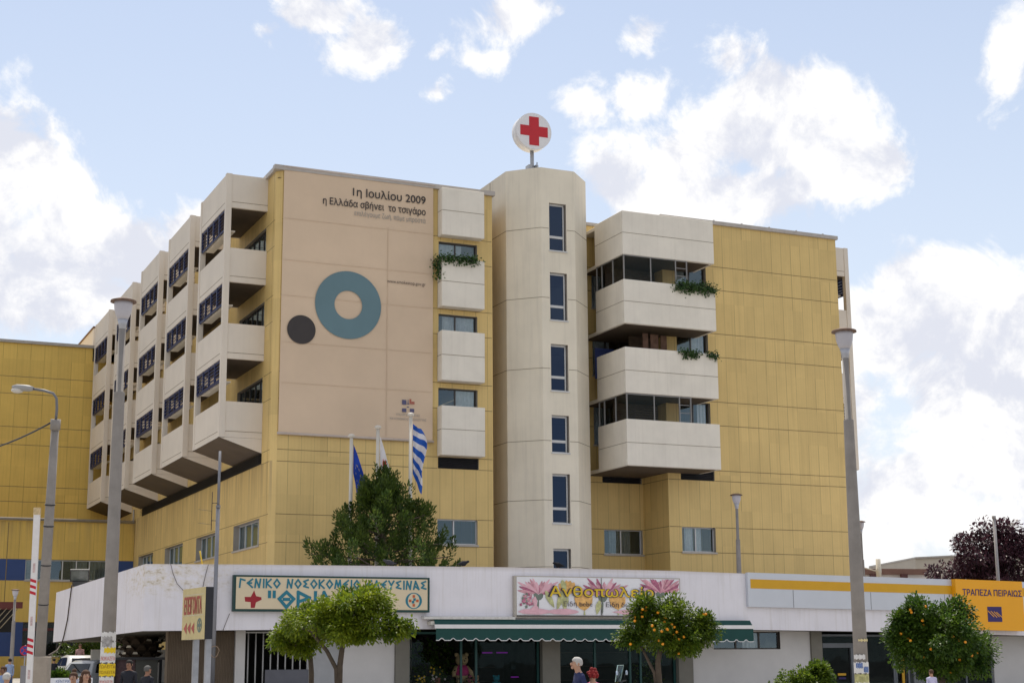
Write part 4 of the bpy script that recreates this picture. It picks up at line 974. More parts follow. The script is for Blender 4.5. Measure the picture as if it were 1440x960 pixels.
mb = MB(); mb.obox((pb.x, pb.y+.15, .55), ux*.2, uy*.16, Z_*.55); obj('cabinet', mb, mk('barrier cabinet', (.5, .5, .5), .5), BA)
c = at(57, 940, 39.2); mb = MB(); zt = at(57, 922.5, 39.2).z
mb.obox((c.x, c.y, zt/2), ux*.215, uy*.2, Z_*zt/2); bmesh.ops.bevel(mb.bm, geom=mb.bm.edges[:], offset=.02, segments=1, affect='EDGES')
tag(obj('concrete_block', mb, mk('rough concrete block', (.33, .28, .23), .9, .12, 5, bump=.3, bs=40)), 'rough concrete block standing at the foot of the cobra head pole', 'concrete block')
# no-stopping sign
c = at(35, 914, 70)
NS = top('no_stopping_sign', 'round blue no stopping sign with a red rim and cross', 'road sign', (c.x, c.y, .5))
n_ = -Vector((FWD.x, FWD.y, 0)).normalized(); ux2 = Vector((-n_.y, n_.x, 0)); r_ = .225
mb = MB(); mb.prism([c+(ux2*math.cos(6.2832*k/28)+Z_*math.sin(6.2832*k/28))*r_ for k in range(28)], -n_*.02, 0); obj('plate', mb, mk('sign blue', (.015, .05, .32), .4), NS)
mb = MB(); mb.disc(c+n_*.004, ux2, Z_, r_*.995, 28, r_*.8)
for s_ in (1, -1): d = (ux2+Z_*s_).normalized(); w_ = (ux2-Z_*s_).normalized(); mb.obox(c+n_*.006, d*r_*.8, w_*.022, n_*.001)
obj('red_rim', mb, mk('sign red', (.45, .01, .03), .4), NS)
mb = MB(); mb.tube([c-n_*.05-Z_*1.9, c-n_*.05+Z_*.25], .03, 8); obj('post', mb, mk('grey post', (.35, .35, .36), .5), NS)
c = at(34, 952, 45); mb = MB(); zt = at(34, 936.5, 45).z; mb.obox((c.x, c.y, zt/2), ux*.09, uy*.09, Z_*zt/2); mb.obox((c.x, c.y, zt+.012), ux*.1, uy*.1, Z_*.012)
tag(obj('metal_cabinet', mb, mk('grey cabinet', (.25, .24, .25), .5)), 'narrow grey metal cabinet left of the barrier arm', 'cabinet')

# emergency direction sign
pr_ = at(288.5, 862, 30.0); zt, zb_ = at(288.5, 824, 30).z, at(286, 898, 30).z
dirn = Vector((-.10, 1, 0)).normalized(); nn = Vector((-dirn.y, dirn.x, 0)); w_ = 1.36
ES = top('emergency_sign', 'yellow emergency sign with three red arrows on two steel posts', 'road sign', (pr_.x, pr_.y, 0))
P0 = Vector((pr_.x, pr_.y, 0)); thk = .16
mb = MB(); mb.prism([P0+Z_*zb_, P0+dirn*w_+Z_*zb_, P0+dirn*w_+Z_*zt, P0+Z_*zt], -nn*thk); obj('box', mb, mk('dark sign casing', (.015, .016, .022), .5), ES)
mb = MB(); mb.prism([P0+nn*.012+Z_*(zb_+.0), P0+nn*.012+dirn*w_+Z_*zb_, P0+nn*.012+dirn*w_+Z_*zt, P0+nn*.012+Z_*zt], -nn*.011); face = obj('face', mb, mk('faded yellow face', (.60, .49, .24), .5, .08, 4), ES)
RD = mk('faded red paint', (.42, .09, .07), .5, .1)
fo = P0+dirn*w_+nn*.014; H_ = zt-zb_
text('lettering', 'ΕΠΕΙΓΟΝΤΑ', RD, ES, fo-dirn*.12+Z_*(zb_+H_*.50), -dirn, Z_, H_*.33, w_-.3, ext=.003, bold=.02)
mb = MB()
for z0, z1 in ((.465, .475), (.865, .875)): mb.obox(P0+dirn*w_/2+nn*.0145+Z_*(zb_+H_*(z0+z1)/2), dirn*(w_/2-.08), nn*.001, Z_*.006)
obj('border_line', mb, mk('white line', (.62, .55, .42), .6), ES)
mb = MB()
for k in range(3):
    o_ = fo-dirn*(.12+.23*k)+Z_*(zb_+H_*.22); mb.face([o_+nn*.003, o_-dirn*.19+Z_*H_*.115+nn*.003, o_-dirn*.19-Z_*H_*.115+nn*.003])
obj('arrow', mb, RD, ES)
mb = MB(); o_ = P0+dirn*.28+nn*.017+Z_*(zb_+H_*.27); mb.disc(o_, dirn*1.0, Z_, .14, 28, .10); mb.obox(o_, dirn*.08, nn*.001, Z_*.03); mb.obox(o_, dirn*.03, nn*.0015, Z_*.09); obj('emblem', mb, mk('faded teal', (.14, .20, .18), .6), ES)
mb = MB()
for t_ in (.28, .82): c = P0+dirn*w_*t_-nn*.05; mb.box(c.x-.05, c.x+.05, c.y-.05, c.y+.05, 0, zb_+.02)
for i_, t_ in enumerate((.28, .82)):
    c = P0+dirn*w_*t_-nn*(thk+.05); m2 = MB(); m2.box(c.x-.055, c.x+.055, c.y-.055, c.y+.055, 0, zt-.1); obj('post', m2, mk('galvanised post', (.34, .35, .38), .45, .15, 6, metal=.3), ES)
mb.bm.free()

# antenna mast in front of the parapet
AM = top('antenna_mast', 'thin steel mast with a television antenna before the white parapet', 'antenna', (14., 56.7, .3))
p0, p1 = onY(303, 975, 56.7), onY(309.5, 634, 56.7); sp_ = onY(308.2, 712, 56.7)
MST = mk('mast steel', (.22, .22, .24), .45, .1, metal=.4)
mb = MB(); mb.tube([(p1.x-.02, 56.7, .25), (p1.x-.01, 56.7, sp_.z)], .075, 10); mb.tube([(p1.x-.01, 56.7, sp_.z-.3), (p1.x, 56.7, p1.z)], .05, 10); mb.tube([(p1.x-.01, 56.7, sp_.z-.05), (p1.x-.01, 56.7, sp_.z+.05)], .085, 10); obj('mast', mb, MST, AM)
mb = MB(); z0 = onY(300, 745, 56.7).z; z1 = onY(300, 692, 56.7).z; xa = p1.x-.24
mb.tube([(xa, 56.7, z0), (xa, 56.7, z1)], .014, 6)
for k in range(9): z = z0+(z1-z0)*k/8; l = .14+.02*(k % 3); mb.tube([(xa-.03, 56.7-l, z), (xa+.03, 56.7+l, z)], .011, 5)
for z in (z0+.35, z0+1.0): mb.tube([(xa, 56.7, z), (p1.x, 56.7, z)], .014, 6)
for z in (z0+.2, z0+.7): mb.tube([(xa-.5, 56.7, z+.05), (xa, 56.7, z)], .006, 4)
obj('yagi_antenna', mb, BLK, AM)
mb = MB()
for k in range(40):
    a = k/39*6.28*1.8; pass
cpt = Vector((p1.x, 56.62, 2.05)); mb.tube([cpt+Vector((.17*math.cos(6.28*k/24)*(1 if k < 13 else .8), -.02, .2*math.sin(6.28*k/24))) for k in range(25)], .013, 5); obj('cable_coil', mb, mk('beige cable', (.34, .24, .16), .6), AM)
# thin cables stapled over the parapet
def cable(pts, r=.012, label='', m=None):
    mb = MB(); P_ = [onY(x, y, 56.95) for x, y in pts]; mb.tube(P_, r, 5); tag(obj('cable', mb, m or mk('grey cable', (.12, .10, .09), .7)), label, 'cable', 'thin cables on the parapet')
cable([(240, 792), (243, 805), (249, 820), (258, 830), (266, 836)], label='thin cable looping from the parapet top to behind the yellow sign')
cable([(293, 793), (289, 808), (285, 826), (281, 836)], label='thin cable rising straight from the yellow sign to the roof')
cable([(323, 862), (318, 874), (313, 887)], label='short thin cable slanting down from the cream sign corner')
# yellow rod on the roof edge
mb = MB(); a = onY(281, 774, 57.4); b = onY(285, 795, 57.4); mb.tube([a, b], .03, 6); tag(obj('yellow_rod', mb, mk('yellow rod paint', (.62, .42, .04), .5)), 'yellow rod sticking up behind the parapet below a window', 'rod')

# floodlight on the left parapet
c = Vector((11.2, 74.3, 5.35)); q_ = at(112, 809, c.y/ray(112, 809).y*FPX)
FL = top('floodlight', 'rectangular floodlight standing on the left parapet', 'floodlight', (11.2, q_.y, 5.1))
c = q_; fn = (Vector((-.25, -1, -.35))).normalized(); fu = Vector((-1, .25, 0)).normalized(); fv = fn.cross(fu)
if fv.z < 0: fv = -fv
mb = MB(); mb.prism([c-fu*.43-fv*.28, c+fu*.43-fv*.28, c+fu*.43+fv*.28, c-fu*.43+fv*.28], -fn*.16); obj('housing', mb, mk('black housing', (.03, .03, .03), .5), FL)
mb = MB(); o_ = fn*.006; mb.face([c-fu*.38-fv*.23+o_, c+fu*.38-fv*.23+o_, c+fu*.38+fv*.23+o_, c-fu*.38+fv*.23+o_]); obj('lens', mb, mk('flood lens', (.10, .11, .10), .15, .3, 2), FL)
mb = MB(); mb.tube([c-fv*.3, c-fv*.55+Vector((0, 0, -.1))], .04, 6); mb.box(c.x-.3, c.x+.35, c.y-.15, c.y+.15, c.z-.5, c.z-.28); obj('bracket', mb, MATS['black housing'], FL)
onXp = lambda x, y: CAM+ray(x, y)*(10.99/ray(x, y).x)
mb = MB(); pts = [onXp(101, 822), onXp(98, 845), onXp(95, 870), onXp(90, 893), onXp(87.5, 902), at(80, 914, 60), at(68, 921.5, 42)]
mb.tube(pts, .03, 6); tag(obj('power_cable', mb, mk('dark cable', (.07, .05, .04), .7)), 'black cable drooping down the left parapet below the floodlight', 'cable')

# dark red pergola at the left edge
PG = top('pergola', 'dark red slatted pergola cut by the left edge', 'pergola', (3.5, 84, 4))
mb = MB(); a = at(32, 850, 86); x1 = a.x; zt_ = at(0, 846, 86).z; zb2 = at(0, 855, 86).z; yy = a.y
mb.box(x1-8, x1, yy, yy+.2, zb2, zt_); mb.box(x1-8, x1, yy+4, yy+4.2, zb2, zt_); obj('beam', mb, mk('oxblood beam', (.12, .028, .025), .6), PG)
mb = MB()
for k in range(26):
    x = x1-.2-k*.3; mb.prism([(x, yy+.1, zb2), (x-.9, yy+.1, zb2-1.1), (x-.9, yy+.16, zb2-1.1), (x, yy+.16, zb2)], (-.05, 0, 0))
obj('slats', mb, mk('pale slats', (.30, .25, .17), .7), PG)
mb = MB(); mb.box(x1-9, x1-.3, yy+.6, yy+.7, zb2-1.3, zb2-.05); obj('shade_backing', mb, DARK, PG)  # near-black sheet added behind the slats to stand for shade
for x in (x1-.3, x1-6): mb = MB(); mb.tube([(x-2, yy+2, .4), (x-2, yy+2, zb2)], .08, 8); obj('post', mb, MATS['oxblood beam'], PG)

# ------------------------------------------------------------------ flags
FLG = 'flagpoles behind the parapet'
WPOLE = mk('cream flagpole', (.60, .55, .47), .5, .06)
def flagpole(px, pyt, d, name, label, drape, colors, cfun, nu=22, nv=44):
    p = at(px, 700, d); zt = at(px, pyt, d).z; p = Vector((p.x, p.y, gz(p.y)))
    t = top('flagpole', label, 'flagpole', p, FLG)
    mb = MB(); mb.tube([p, Vector((p.x, p.y, zt-.12))], [.10, .075], 12); mb.lathe([(.075, zt-.13), (.14, zt-.1), (.15, zt-.02), (.1, zt+.03), (.02, zt+.05)], (p.x, p.y, 0), 12); obj('pole', mb, WPOLE, t)
    f = top('flag', name, 'flag', (p.x, p.y, zt-.4), 'flags hanging on the poles')
    mb = MB()
    def P(u, v): x, y, z = drape(u, v); return Vector((p.x+.10+x*ux.x+y*FWD.x, p.y+x*ux.y+y*FWD.y, zt+z))
    for i in range(nu):
        for j in range(nv):
            mb.face([P(i/nu, j/nv), P((i+1)/nu, j/nv), P((i+1)/nu, (j+1)/nv), P(i/nu, (j+1)/nv)], cfun((i+.5)/nu, (j+.5)/nv))
    bmesh.ops.remove_doubles(mb.bm, verts=mb.bm.verts[:], dist=.0005)
    for q in mb.bm.faces: q.smooth = True
    obj('cloth', mb, colors, f, recalc=False)
EUB = mk('flag blue', (.012, .05, .36), .75, .08, 3, transl=.25); GRB = mk('hellenic blue', (.02, .11, .48), .75, .08, 3, transl=.25); FWH = mk('flag white', (.74, .72, .74), .75, .04, 3, transl=.25); FRD = mk('flag red', (.62, .02, .05), .75, .05, 3, transl=.2); FYL = mk('flag star yellow', (.40, .34, .10), .7)
def fold(u, k, ph): return .09*math.sin(u*k+ph)
# u runs along the fly, v down the hoist; hanging folds gather under the top corner
def drape_eu(u, v): return (u*(.62-.28*v)*(1-.12*u)+.02*math.sin(v*7+u*4)*u, .11*math.sin(u*9+v*6)*min(1, u*4), -.40-v*1.25-u*1.62-.1*u*v)
def eu_c(u, v):
    for k in range(12):
        a = k*.5236
        if (u-.5-.24*math.cos(a))**2*1.6+(v-.5-.26*math.sin(a))**2 < .0007: return 1
    return 0
flagpole(493, 608.5, 66, 'blue flag with small yellow stars hanging on the left pole', 'leftmost and lowest of the three white flagpoles behind the cone shaped tree', drape_eu, [EUB, FYL], eu_c, 30, 50)
def drape_w(u, v): return (u*(.60-.3*v)*(1-.2*u)+.015*math.sin(v*8)*u, .1*math.sin(u*9+v*5)*min(1, u*4), -.42-v*1.1-u*1.7)
flagpole(530.5, 596, 66, 'white flag with a red cross hanging on the middle pole', 'middle one of the three white flagpoles behind the cone shaped tree', drape_w, [FWH, FRD], lambda u, v: 1 if (abs(u-.55) < .08 and .2 < v < .8) or (abs(v-.5) < .11 and .3 < u < .8) else 0)
def drape_g(u, v): w = (.30+.35*math.sin(min(1, v*1.25+.12)*2.6))*(1.0-.25*v); return (u*w+.05*math.sin(v*9)*u, .16*math.sin(u*8+v*5)*min(1, u*4), -.44-v*2.15-u*(.28+.55*v*v)*1.1+.06*math.sin(u*9+v*4)*u)
def gr_c(u, v):
    return 0 if int(v*9) % 2 == 0 else 1
flagpole(577, 577.5, 66, 'blue and white striped flag hanging on the right pole', 'rightmost and tallest of the three white flagpoles behind the cone shaped tree', drape_g, [GRB, FWH], gr_c, 26, 54)

# ------------------------------------------------------------------ trees
BARK = mk('grey brown bark', (.10, .075, .055), .9, .2, 6, bump=.4, bs=30)
def leafmat(name, a, b, sc, transl=.35):
    m = bpy.data.materials.new(name); m.use_nodes = True; nt = m.node_tree; bs_ = nt.nodes['Principled BSDF']; o = nt.nodes['Material Output']
    g = nd(nt, 'ShaderNodeNewGeometry'); tc = nd(nt, 'ShaderNodeTexCoord').outputs['Object']
    n = nd(nt, 'ShaderNodeTexNoise', inp={'Vector': tc, 'Scale': sc, 'Detail': 2.0}).outputs[0]
    r = g.outputs['Random Per Island']
    f = mth(nt, 'MULTIPLY_ADD', r, .75, mth(nt, 'MULTIPLY_ADD', n, 1.7, -.72), clamp=True)
    c = nd(nt, 'ShaderNodeMix', data_type='RGBA', inp={0: f, 6: (*a, 1), 7: (*b, 1)}).outputs[2]
    nt.links.new(c, bs_.inputs['Base Color']); bs_.inputs['Roughness'].default_value = .45; bs_.inputs['Specular IOR Level'].default_value = .35
    t = nd(nt, 'ShaderNodeBsdfTranslucent', inp={0: c}); mx = nd(nt, 'ShaderNodeMixShader', inp={0: transl, 1: bs_.outputs[0], 2: t.outputs[0]})
    nt.links.new(mx.outputs[0], o.inputs[0]); MATS[name] = m; return m
LF1 = leafmat('citrus leaf bright', (.07, .13, .008), (.24, .29, .018), 1.2, .48); LF2 = leafmat('citrus leaf', (.038, .088, .008), (.165, .22, .018), 1.4, .46); LF3 = leafmat('citrus leaf dark', (.026, .07, .010), (.10, .165, .016), 1.4, .42)
LFP = leafmat('conifer needles', (.024, .056, .008), (.10, .145, .018), 1.6, .36); LFD = leafmat('purple plum leaf', (.032, .012, .020), (.105, .042, .060), .8, .3); LFV = leafmat('vine leaf', (.016, .05, .010), (.06, .12, .02), 3, .3)
def leaf(mb, c, d, n, L, w, mi=0, bend=.12):
    s = d.cross(n).normalized()*w; t = c+d*L; m = c+d*L*.5+n*L*bend
    mb.face([c, m+s, t], mi) if L < .03 else (mb.face([c, c+d*L*.35+s*.9+n*L*bend*.6, t-d*L*.3+s*.8+n*L*bend*.6, t, t-d*L*.3-s*.8+n*L*bend*.6, c+d*L*.35-s*.9+n*L*bend*.6], mi))
def rdir(r): 
    while True:
        v = Vector((r.uniform(-1, 1), r.uniform(-1, 1), r.uniform(-1, 1)))
        if .05 < v.length < 1: return v.normalized()
def citrus(label, cat, base, trunks, lobes, leafm, n_clump, per, L, seed, fruit=0, group=None, name='orange_tree', limb=True, cr=.36, droop=.25, fm=None):
    """lobes: (centre, radii) ; leaf clusters sit on the shell of every lobe, with gaps"""
    r = random.Random(seed); t = top(name, label, cat, base, group)
    vol = [l[1][0]*l[1][1]+l[1][1]*l[1][2]+l[1][0]*l[1][2] for l in lobes]; cl = []
    for (c, rad), v in zip(lobes, vol):
        for k in range(int(n_clump*1.5*v/sum(vol))):
            d = rdir(r); q = r.uniform(.45, 1.02) if r.random() < .8 else r.uniform(.1, .5)
            sz = r.uniform(.6, 1.25)*cr
            if r.random() < .09: q = r.uniform(1.1, 1.28); sz *= .55
            p = Vector(c)+Vector((d.x*rad[0], d.y*rad[1], d.z*rad[2]))*q; cl.append((p, d, sz))
    mb = MB()
    for (p, d, s) in cl:
        for k in range(int(per*1.9*(s/cr)**1.6)):
            o = rdir(r); q = p+o*s*r.random()**.45*Vector((1, 1, 1)).length/1.732
            dd = (o*.6+d*.5+Vector((0, 0, -droop))+rdir(r)*.5).normalized(); n = (Vector((0, 0, 1))+rdir(r)*.7).normalized()
            leaf(mb, q, dd, n, L*r.uniform(.8, 1.35), L*r.uniform(.24, .34))
    obj('crown', mb, leafm, t, recalc=False)
    mb = MB()
    for tr in trunks: mb.tube(tr[0], tr[1], 9)
    if limb:
        for k in range(0, len(cl), max(1, len(cl)//26)):
            p = cl[k][0]; tr = min(trunks, key=lambda a: (Vector(a[0][-1])-p).length); s = Vector(tr[0][-1]); m = s.lerp(p, .5)+rdir(r)*.12
            mb.tube([s, m, s.lerp(p, .9)], [tr[1][-1]*.6, tr[1][-1]*.35, .012], 6)
    obj('trunk', mb, BARK, t)
    if fruit:
        OR = mk('ripe orange', (.80, .30, .012), .4, .15, 12); k = 0
        for _ in range(4000):
            if k >= fruit: break
            p, d, s = r.choice(cl); v = (CAM-p).normalized()
            if d.dot(v) < .25: continue
            q = p+(v*.9+rdir(r)*.5).normalized()*s*.93; mb = MB(); mb.ball((0, 0, 0), (.044, .044, .042), 6)
            if k == 0: proto = obj('orange', mb, OR, t, local=True); proto.parent = t; o_ = proto
            else: mb.bm.free(); o_ = proto.copy(); C.objects.link(o_)
            o_.location = q-Vector(base); k += 1
    return t
def lob(px, py, d, rx, rz, ry=None): p = at(px, py, d); k = d/FPX; return (p, (rx*k, (ry or min(rx, 80))*k, rz*k))
def trunk(pts, d, r0, r1):
    P_ = [at(x, y, d) for x, y in pts]; P_[0].z = gz(P_[0].y)
    return ([tuple(p) for p in P_], [r0+(r1-r0)*k/(len(P_)-1) for k in range(len(P_))])
d = 45; b = at(478, 960, d); b.z = gz(b.y)
citrus('bright yellow green tree covering the end of the cream hospital sign', 'tree', b, [trunk([(476, 1000), (478, 935), (482, 905), (490, 880)], d, .10, .06), trunk([(476, 1000), (473, 940), (460, 915), (440, 890)], d, .08, .05)],
       [lob(518, 842, d, 30, 16, 40), lob(500, 856, d, 54, 20), lob(460, 874, d, 50, 18), lob(552, 882, d, 26, 9), lob(505, 882, d, 62, 14), lob(578, 876, d, 8, 5)], LF1, 96, 66, .11, 11, group='trees on the pavement', name='citrus_tree', cr=.30)
b = at(438, 960, 46.5); b.z = gz(b.y)
citrus('smaller bright green tree left of the one covering the cream sign', 'tree', b, [trunk([(437, 1000), (438, 945), (436, 915), (425, 895)], 46.5, .09, .06)],
       [lob(420, 880, 46.5, 36, 22), lob(450, 872, 46.5, 34, 22), lob(395, 898, 46.5, 20, 14), lob(430, 905, 46.5, 32, 12)], LF1, 54, 64, .11, 12, group='trees on the pavement', name='citrus_tree', cr=.30)
d = 46; b = at(925, 960, d); b.z = gz(b.y)
citrus('orange tree heavy with fruit in front of the flower shop', 'tree', b, [trunk([(929, 1000), (926, 950), (925, 930), (930, 905)], d, .11, .07), trunk([(929, 1000), (920, 945), (905, 915)], d, .06, .04)],
       [lob(935, 874, d, 46, 24), lob(904, 858, d, 18, 16), lob(942, 850, d, 18, 10), lob(985, 882, d, 22, 16), lob(888, 897, d, 20, 12), lob(950, 902, d, 44, 16)], LF2, 150, 60, .09, 21, fruit=30, group='trees on the pavement', cr=.26)
d = 47; b = at(1320, 960, d); b.z = gz(b.y)
citrus('dense dark orange tree in front of the bank at the right', 'tree', b, [trunk([(1330, 1010), (1326, 965), (1322, 940), (1320, 910)], d, .12, .08)],
       [lob(1318, 892, d, 66, 34), lob(1296, 864, d, 26, 18), lob(1266, 874, d, 16, 12), lob(1338, 862, d, 24, 18), lob(1266, 906, d, 20, 24), lob(1374, 916, d, 22, 26), lob(1320, 928, d, 52, 18)], LF3, 240, 60, .10, 31, fruit=22, group='trees on the pavement', cr=.30)
d = 44; b = at(1134, 970, d); b.z = gz(b.y)
citrus('clipped round green bush rising from the bottom before the white wall', 'bush', b, [trunk([(1134, 1030), (1134, 1000), (1134, 980)], d, .08, .06)], [lob(1132, 968, d, 40, 38), lob(1150, 948, d, 16, 16)], LF2, 80, 75, .085, 41, name='round_bush', cr=.22)
d = 60; b = at(86, 960, d); b.z = gz(b.y)
citrus('small feathery green bush before the white car', 'bush', b, [trunk([(86, 985), (86, 970), (86, 960)], d, .05, .03)], [lob(82, 951, d, 9, 7), lob(92, 955, d, 9, 6)], LF3, 26, 50, .10, 42, name='small_bush', cr=.2, droop=-.5)
d = 100; b = at(1385, 900, d); b.z = gz(b.y)
citrus('dark purple leaved tree rising behind the bank sign', 'tree', b, [trunk([(1385, 960), (1385, 880), (1384, 830), (1386, 800)], d, .3, .16)],
       [lob(1390, 780, d, 44, 30), lob(1425, 770, d, 36, 30), lob(1348, 803, d, 24, 14), lob(1314, 807, d, 14, 8), lob(1364, 768, d, 18, 12), lob(1462, 785, d, 36, 34), lob(1376, 748, d, 12, 10), lob(1412, 744, d, 18, 8), lob(1395, 815, d, 60, 16)], LFD, 175, 40, .22, 51, name='purple_plum_tree', cr=.62)
# conifer with upright tufts
def conifer(px, pyb, pyt, d, halfw, seed):
    r = random.Random(seed); b = at(px, 900, d); b.z = gz(b.y); zt = at(px, pyt, d).z; zb_ = at(px, pyb, d).z; k = d/FPX
    t = top('conifer_tree', 'dark green cone shaped conifer rising behind the parapet by the flagpoles', 'tree', b)
    mb = MB(); tb = MB(); tb.tube([b, (b.x, b.y, zb_), (b.x, b.y, zt-.4)], [.22, .16, .03], 10)
    N = 225
    for i in range(N):
        h = r.random()**1.25; z = zb_-1.2+(zt-zb_+1.2-.5)*h; rm = halfw*k*(1-h)**.75*1.05
        a = r.uniform(0, 6.283); q = rm*(r.random()**.45) if i % 4 else rm*r.uniform(.95, 1.25)
        c = Vector((b.x+math.cos(a)*q, b.y+math.sin(a)*q, z+.2*r.uniform(-1, 1)))
        H_ = r.uniform(.65, 1.15)*(1.15 if h > .8 else 1); R_ = H_*r.uniform(.24, .34); ax = (Vector((math.cos(a)*.35, math.sin(a)*.35, 1))+rdir(r)*.15).normalized()
        if i % 3 == 0: tb.tube([(b.x, b.y, z-.6), c-ax*H_*.3], [.045, .02], 5)
        for _ in range(150):
            o = rdir(r); w = r.random()**.4; s = c+ax*H_*.55*(o.z*w)+Vector((o.x, o.y, 0))*R_*w*(1-.45*max(0, o.z))
            leaf(mb, s, (o*.7+ax*.8+rdir(r)*.35).normalized(), rdir(r), r.uniform(.10, .19), .03)
    tip = Vector((b.x, b.y, zt-.45))
    for _ in range(220):
        o = rdir(r); s = tip+Vector((o.x*.2, o.y*.2, o.z*.45)); leaf(mb, s, (o*.6+Vector((0, 0, .9))).normalized(), rdir(r), r.uniform(.09, .17), .022)
    obj('crown', mb, LFP, t, recalc=False); obj('trunk', tb, BARK, t)
conifer(537, 793, 650, 64, 120, 68)
# trailing plants on the balconies
def vine(label, pts, seed, n=26, s=.16, group='plants trailing over the balcony parapets'):
    r = random.Random(seed); c0 = sum((Vector(p[0]) for p in pts), Vector())/len(pts); t = top('trailing_plant', label, 'plant', c0, group); mb = MB(); st = MB()
    for (p, hang) in pts:
        p = Vector(p); st.tube([p+Vector((0, .12, 0)), p, p-Vector((0, .03, hang))], .008, 4)
        for k in range(int(n*(1+hang*2.2))):
            q = p+Vector((r.gauss(0, s), r.gauss(-.02, s*.5), r.gauss(0.02, s*.6)-hang*r.random()))
            q.y = min(q.y, p.y+.12) if q.z > p.z else min(q.y, p.y-.015)
            leaf(mb, q, (rdir(r)+Vector((0, -.3, -.5))).normalized(), (Vector((0, -1, .5))+rdir(r)*.6).normalized(), r.uniform(.08, .14), r.uniform(.03, .045))
    obj('leaves', mb, LFV, t, recalc=False); obj('stems', st, BARK, t)
fy0, fz0_ = 67.37, 20.82
vine('ivy along the narrow balcony parapet beside the banner, hanging off its left side', [((26.74+.11*k, fy0, fz0_), .05+.12*(k % 3)) for k in range(17)]+[((26.68, 67.5+.1*k, fz0_), .55+.5*(k % 2)) for k in range(5)]+[((26.66, 67.55, 20.3), .5)], 71, 24)
vine('bushy plant spilling over the upper wide balcony at its right end', [((39.0+.14*k, 65.97, 20.33), .12+.35*abs(math.sin(k*1.1+.9))) for k in range(16)], 72, 34, .17)
vine('sparse plant hanging from the middle wide balcony left of its end', [((39.15+.13*k, 65.97, 16.83), .1+.25*abs(math.sin(k*1.4))) for k in range(8)], 73, 26, .14)
vine('small tuft hanging at the right end of the middle wide balcony', [((40.75+.12*k, 65.97, 16.8), .08+.2*(k % 2)) for k in range(4)], 74, 26, .13)

# palm trunk under the parapet at the left
p = at(197, 930, 66); zt = at(197, 884, 66).z; zm = at(197, 926, 66).z
PT = top('palm_trunk', 'stout trimmed palm trunk with scaly leaf bases under the left end of the parapet', 'palm tree', (p.x, p.y, gz(p.y)))
mb = MB(); mb.lathe([(.42, gz(p.y)), (.40, zm-.2), (.62, zm), (.78, (zm+zt)/2), (.72, zt)], (p.x, p.y, 0), 18); obj('trunk', mb, mk('palm fibre', (.06, .042, .028), .95, .3, 8, bump=.5, bs=14), PT)
mb = MB(); r = random.Random(5)
for i in range(5):
    for k in range(11):
        a = 6.283*(k+.5*(i % 2))/11; z = zm-.1+(zt-zm)*i/4.6; rr2 = .62+.16*math.sin(min(1, (z-zm)/(zt-zm)+.2)*1.8)
        o = Vector((math.cos(a), math.sin(a), 0)); s = Vector((-o.y, o.x, 0)); c = Vector((p.x, p.y, z))+o*rr2
        mb.prism([c-s*.19-Z_*.08, c+s*.19-Z_*.08, c+s*.15+Z_*.05+o*.14, c-s*.15+Z_*.05+o*.14], o*.06, 0); mb.prism([c-s*.12+Z_*.03+o*.21, c+s*.12+Z_*.03+o*.21, c+s*.07+Z_*.12+o*.2, c-s*.07+Z_*.12+o*.2], o*.02, 1 if r.random() < .62 else 0)
obj('leaf_bases', mb, [mk('dark leaf base', (.08, .055, .035), .9, .2), mk('cut leaf base', (.74, .67, .54), .85, .15)], PT)

# ------------------------------------------------------------------ birds
def pigeon(px, py, label, face=1, y=57.12, dark=(.03, .03, .035)):
    p = onY(px, py, y); t = top('pigeon', label, 'pigeon', p, 'pigeons on the parapet', rz=0 if face > 0 else math.pi)
    mb = MB(); rings = [(-.25, .02, .015), (-.19, .028, .02), (-.12, .05, .055), (-.03, .075, .085), (.05, .072, .085), (.10, .05, .06), (.135, .038, .045), (.165, .036, .04), (.19, .022, .025), (.21, .006, .008)]
    k_s = 1.2; zc = [.10, .11, .12, .135, .14, .17, .20, .215, .212, .205]; R_ = []
    for (x, ry, rz_), z in zip(rings, zc): R_.append([mb.bm.verts.new((x*k_s, k_s*ry*math.cos(6.2832*k/12), z+k_s*rz_*math.sin(6.2832*k/12))) for k in range(12)])
    for a, b in zip(R_, R_[1:]):
        for k in range(12): f = mb.bm.faces.new((a[k], a[(k+1) % 12], b[(k+1) % 12], b[k])); f.smooth = True
    mb.bm.faces.new(R_[0]); mb.bm.faces.new(R_[-1])
    obj('body', mb, mk('pigeon plumage %d' % int(dark[0]*1000), dark, .8, .3, 14, spec=.08), t, local=True)
    for s in (-1, 1): mb = MB(); mb.tube([(.0, .03*s, .09), (.01, .03*s, .0), (.045, .03*s, .004)], .007, 5); obj('leg', mb, mk('pink bird leg', (.45, .18, .12), .6), t, local=True)
    mb = MB(); mb.tube([(.195, 0, .21), (.235, 0, .203)], [.01, .003], 6); obj('beak', mb, BLK, t, local=True)
pz = 5.3
def pig(px, lab, f, dark=(.03, .03, .035)):
    x = onY(px, 797, 57.12).x; zt_ = next(t0+(t1-t0)*(x-a)/(c-a) for (a, _, t0), (c, _, t1) in zip(prof, prof[1:]) if a <= x <= c)
    q = pr_px(Vector((x, 57.12, zt_))); pigeon(q[0], q[1], lab, f, 57.12, dark)
def pr_px(p):
    v = p-CAM; return (720+FPX*v.dot(R2)/v.dot(FWD), 480-FPX*v.dot(U2)/v.dot(FWD))
pig(652, 'dark pigeon facing right on the parapet below the two pane window', 1); pig(547, 'grey pigeon on the parapet before the conifer', -1, (.06, .06, .07)); pig(785, 'black pigeon on the parapet before the lowest tower window', -1, (.018, .018, .02))

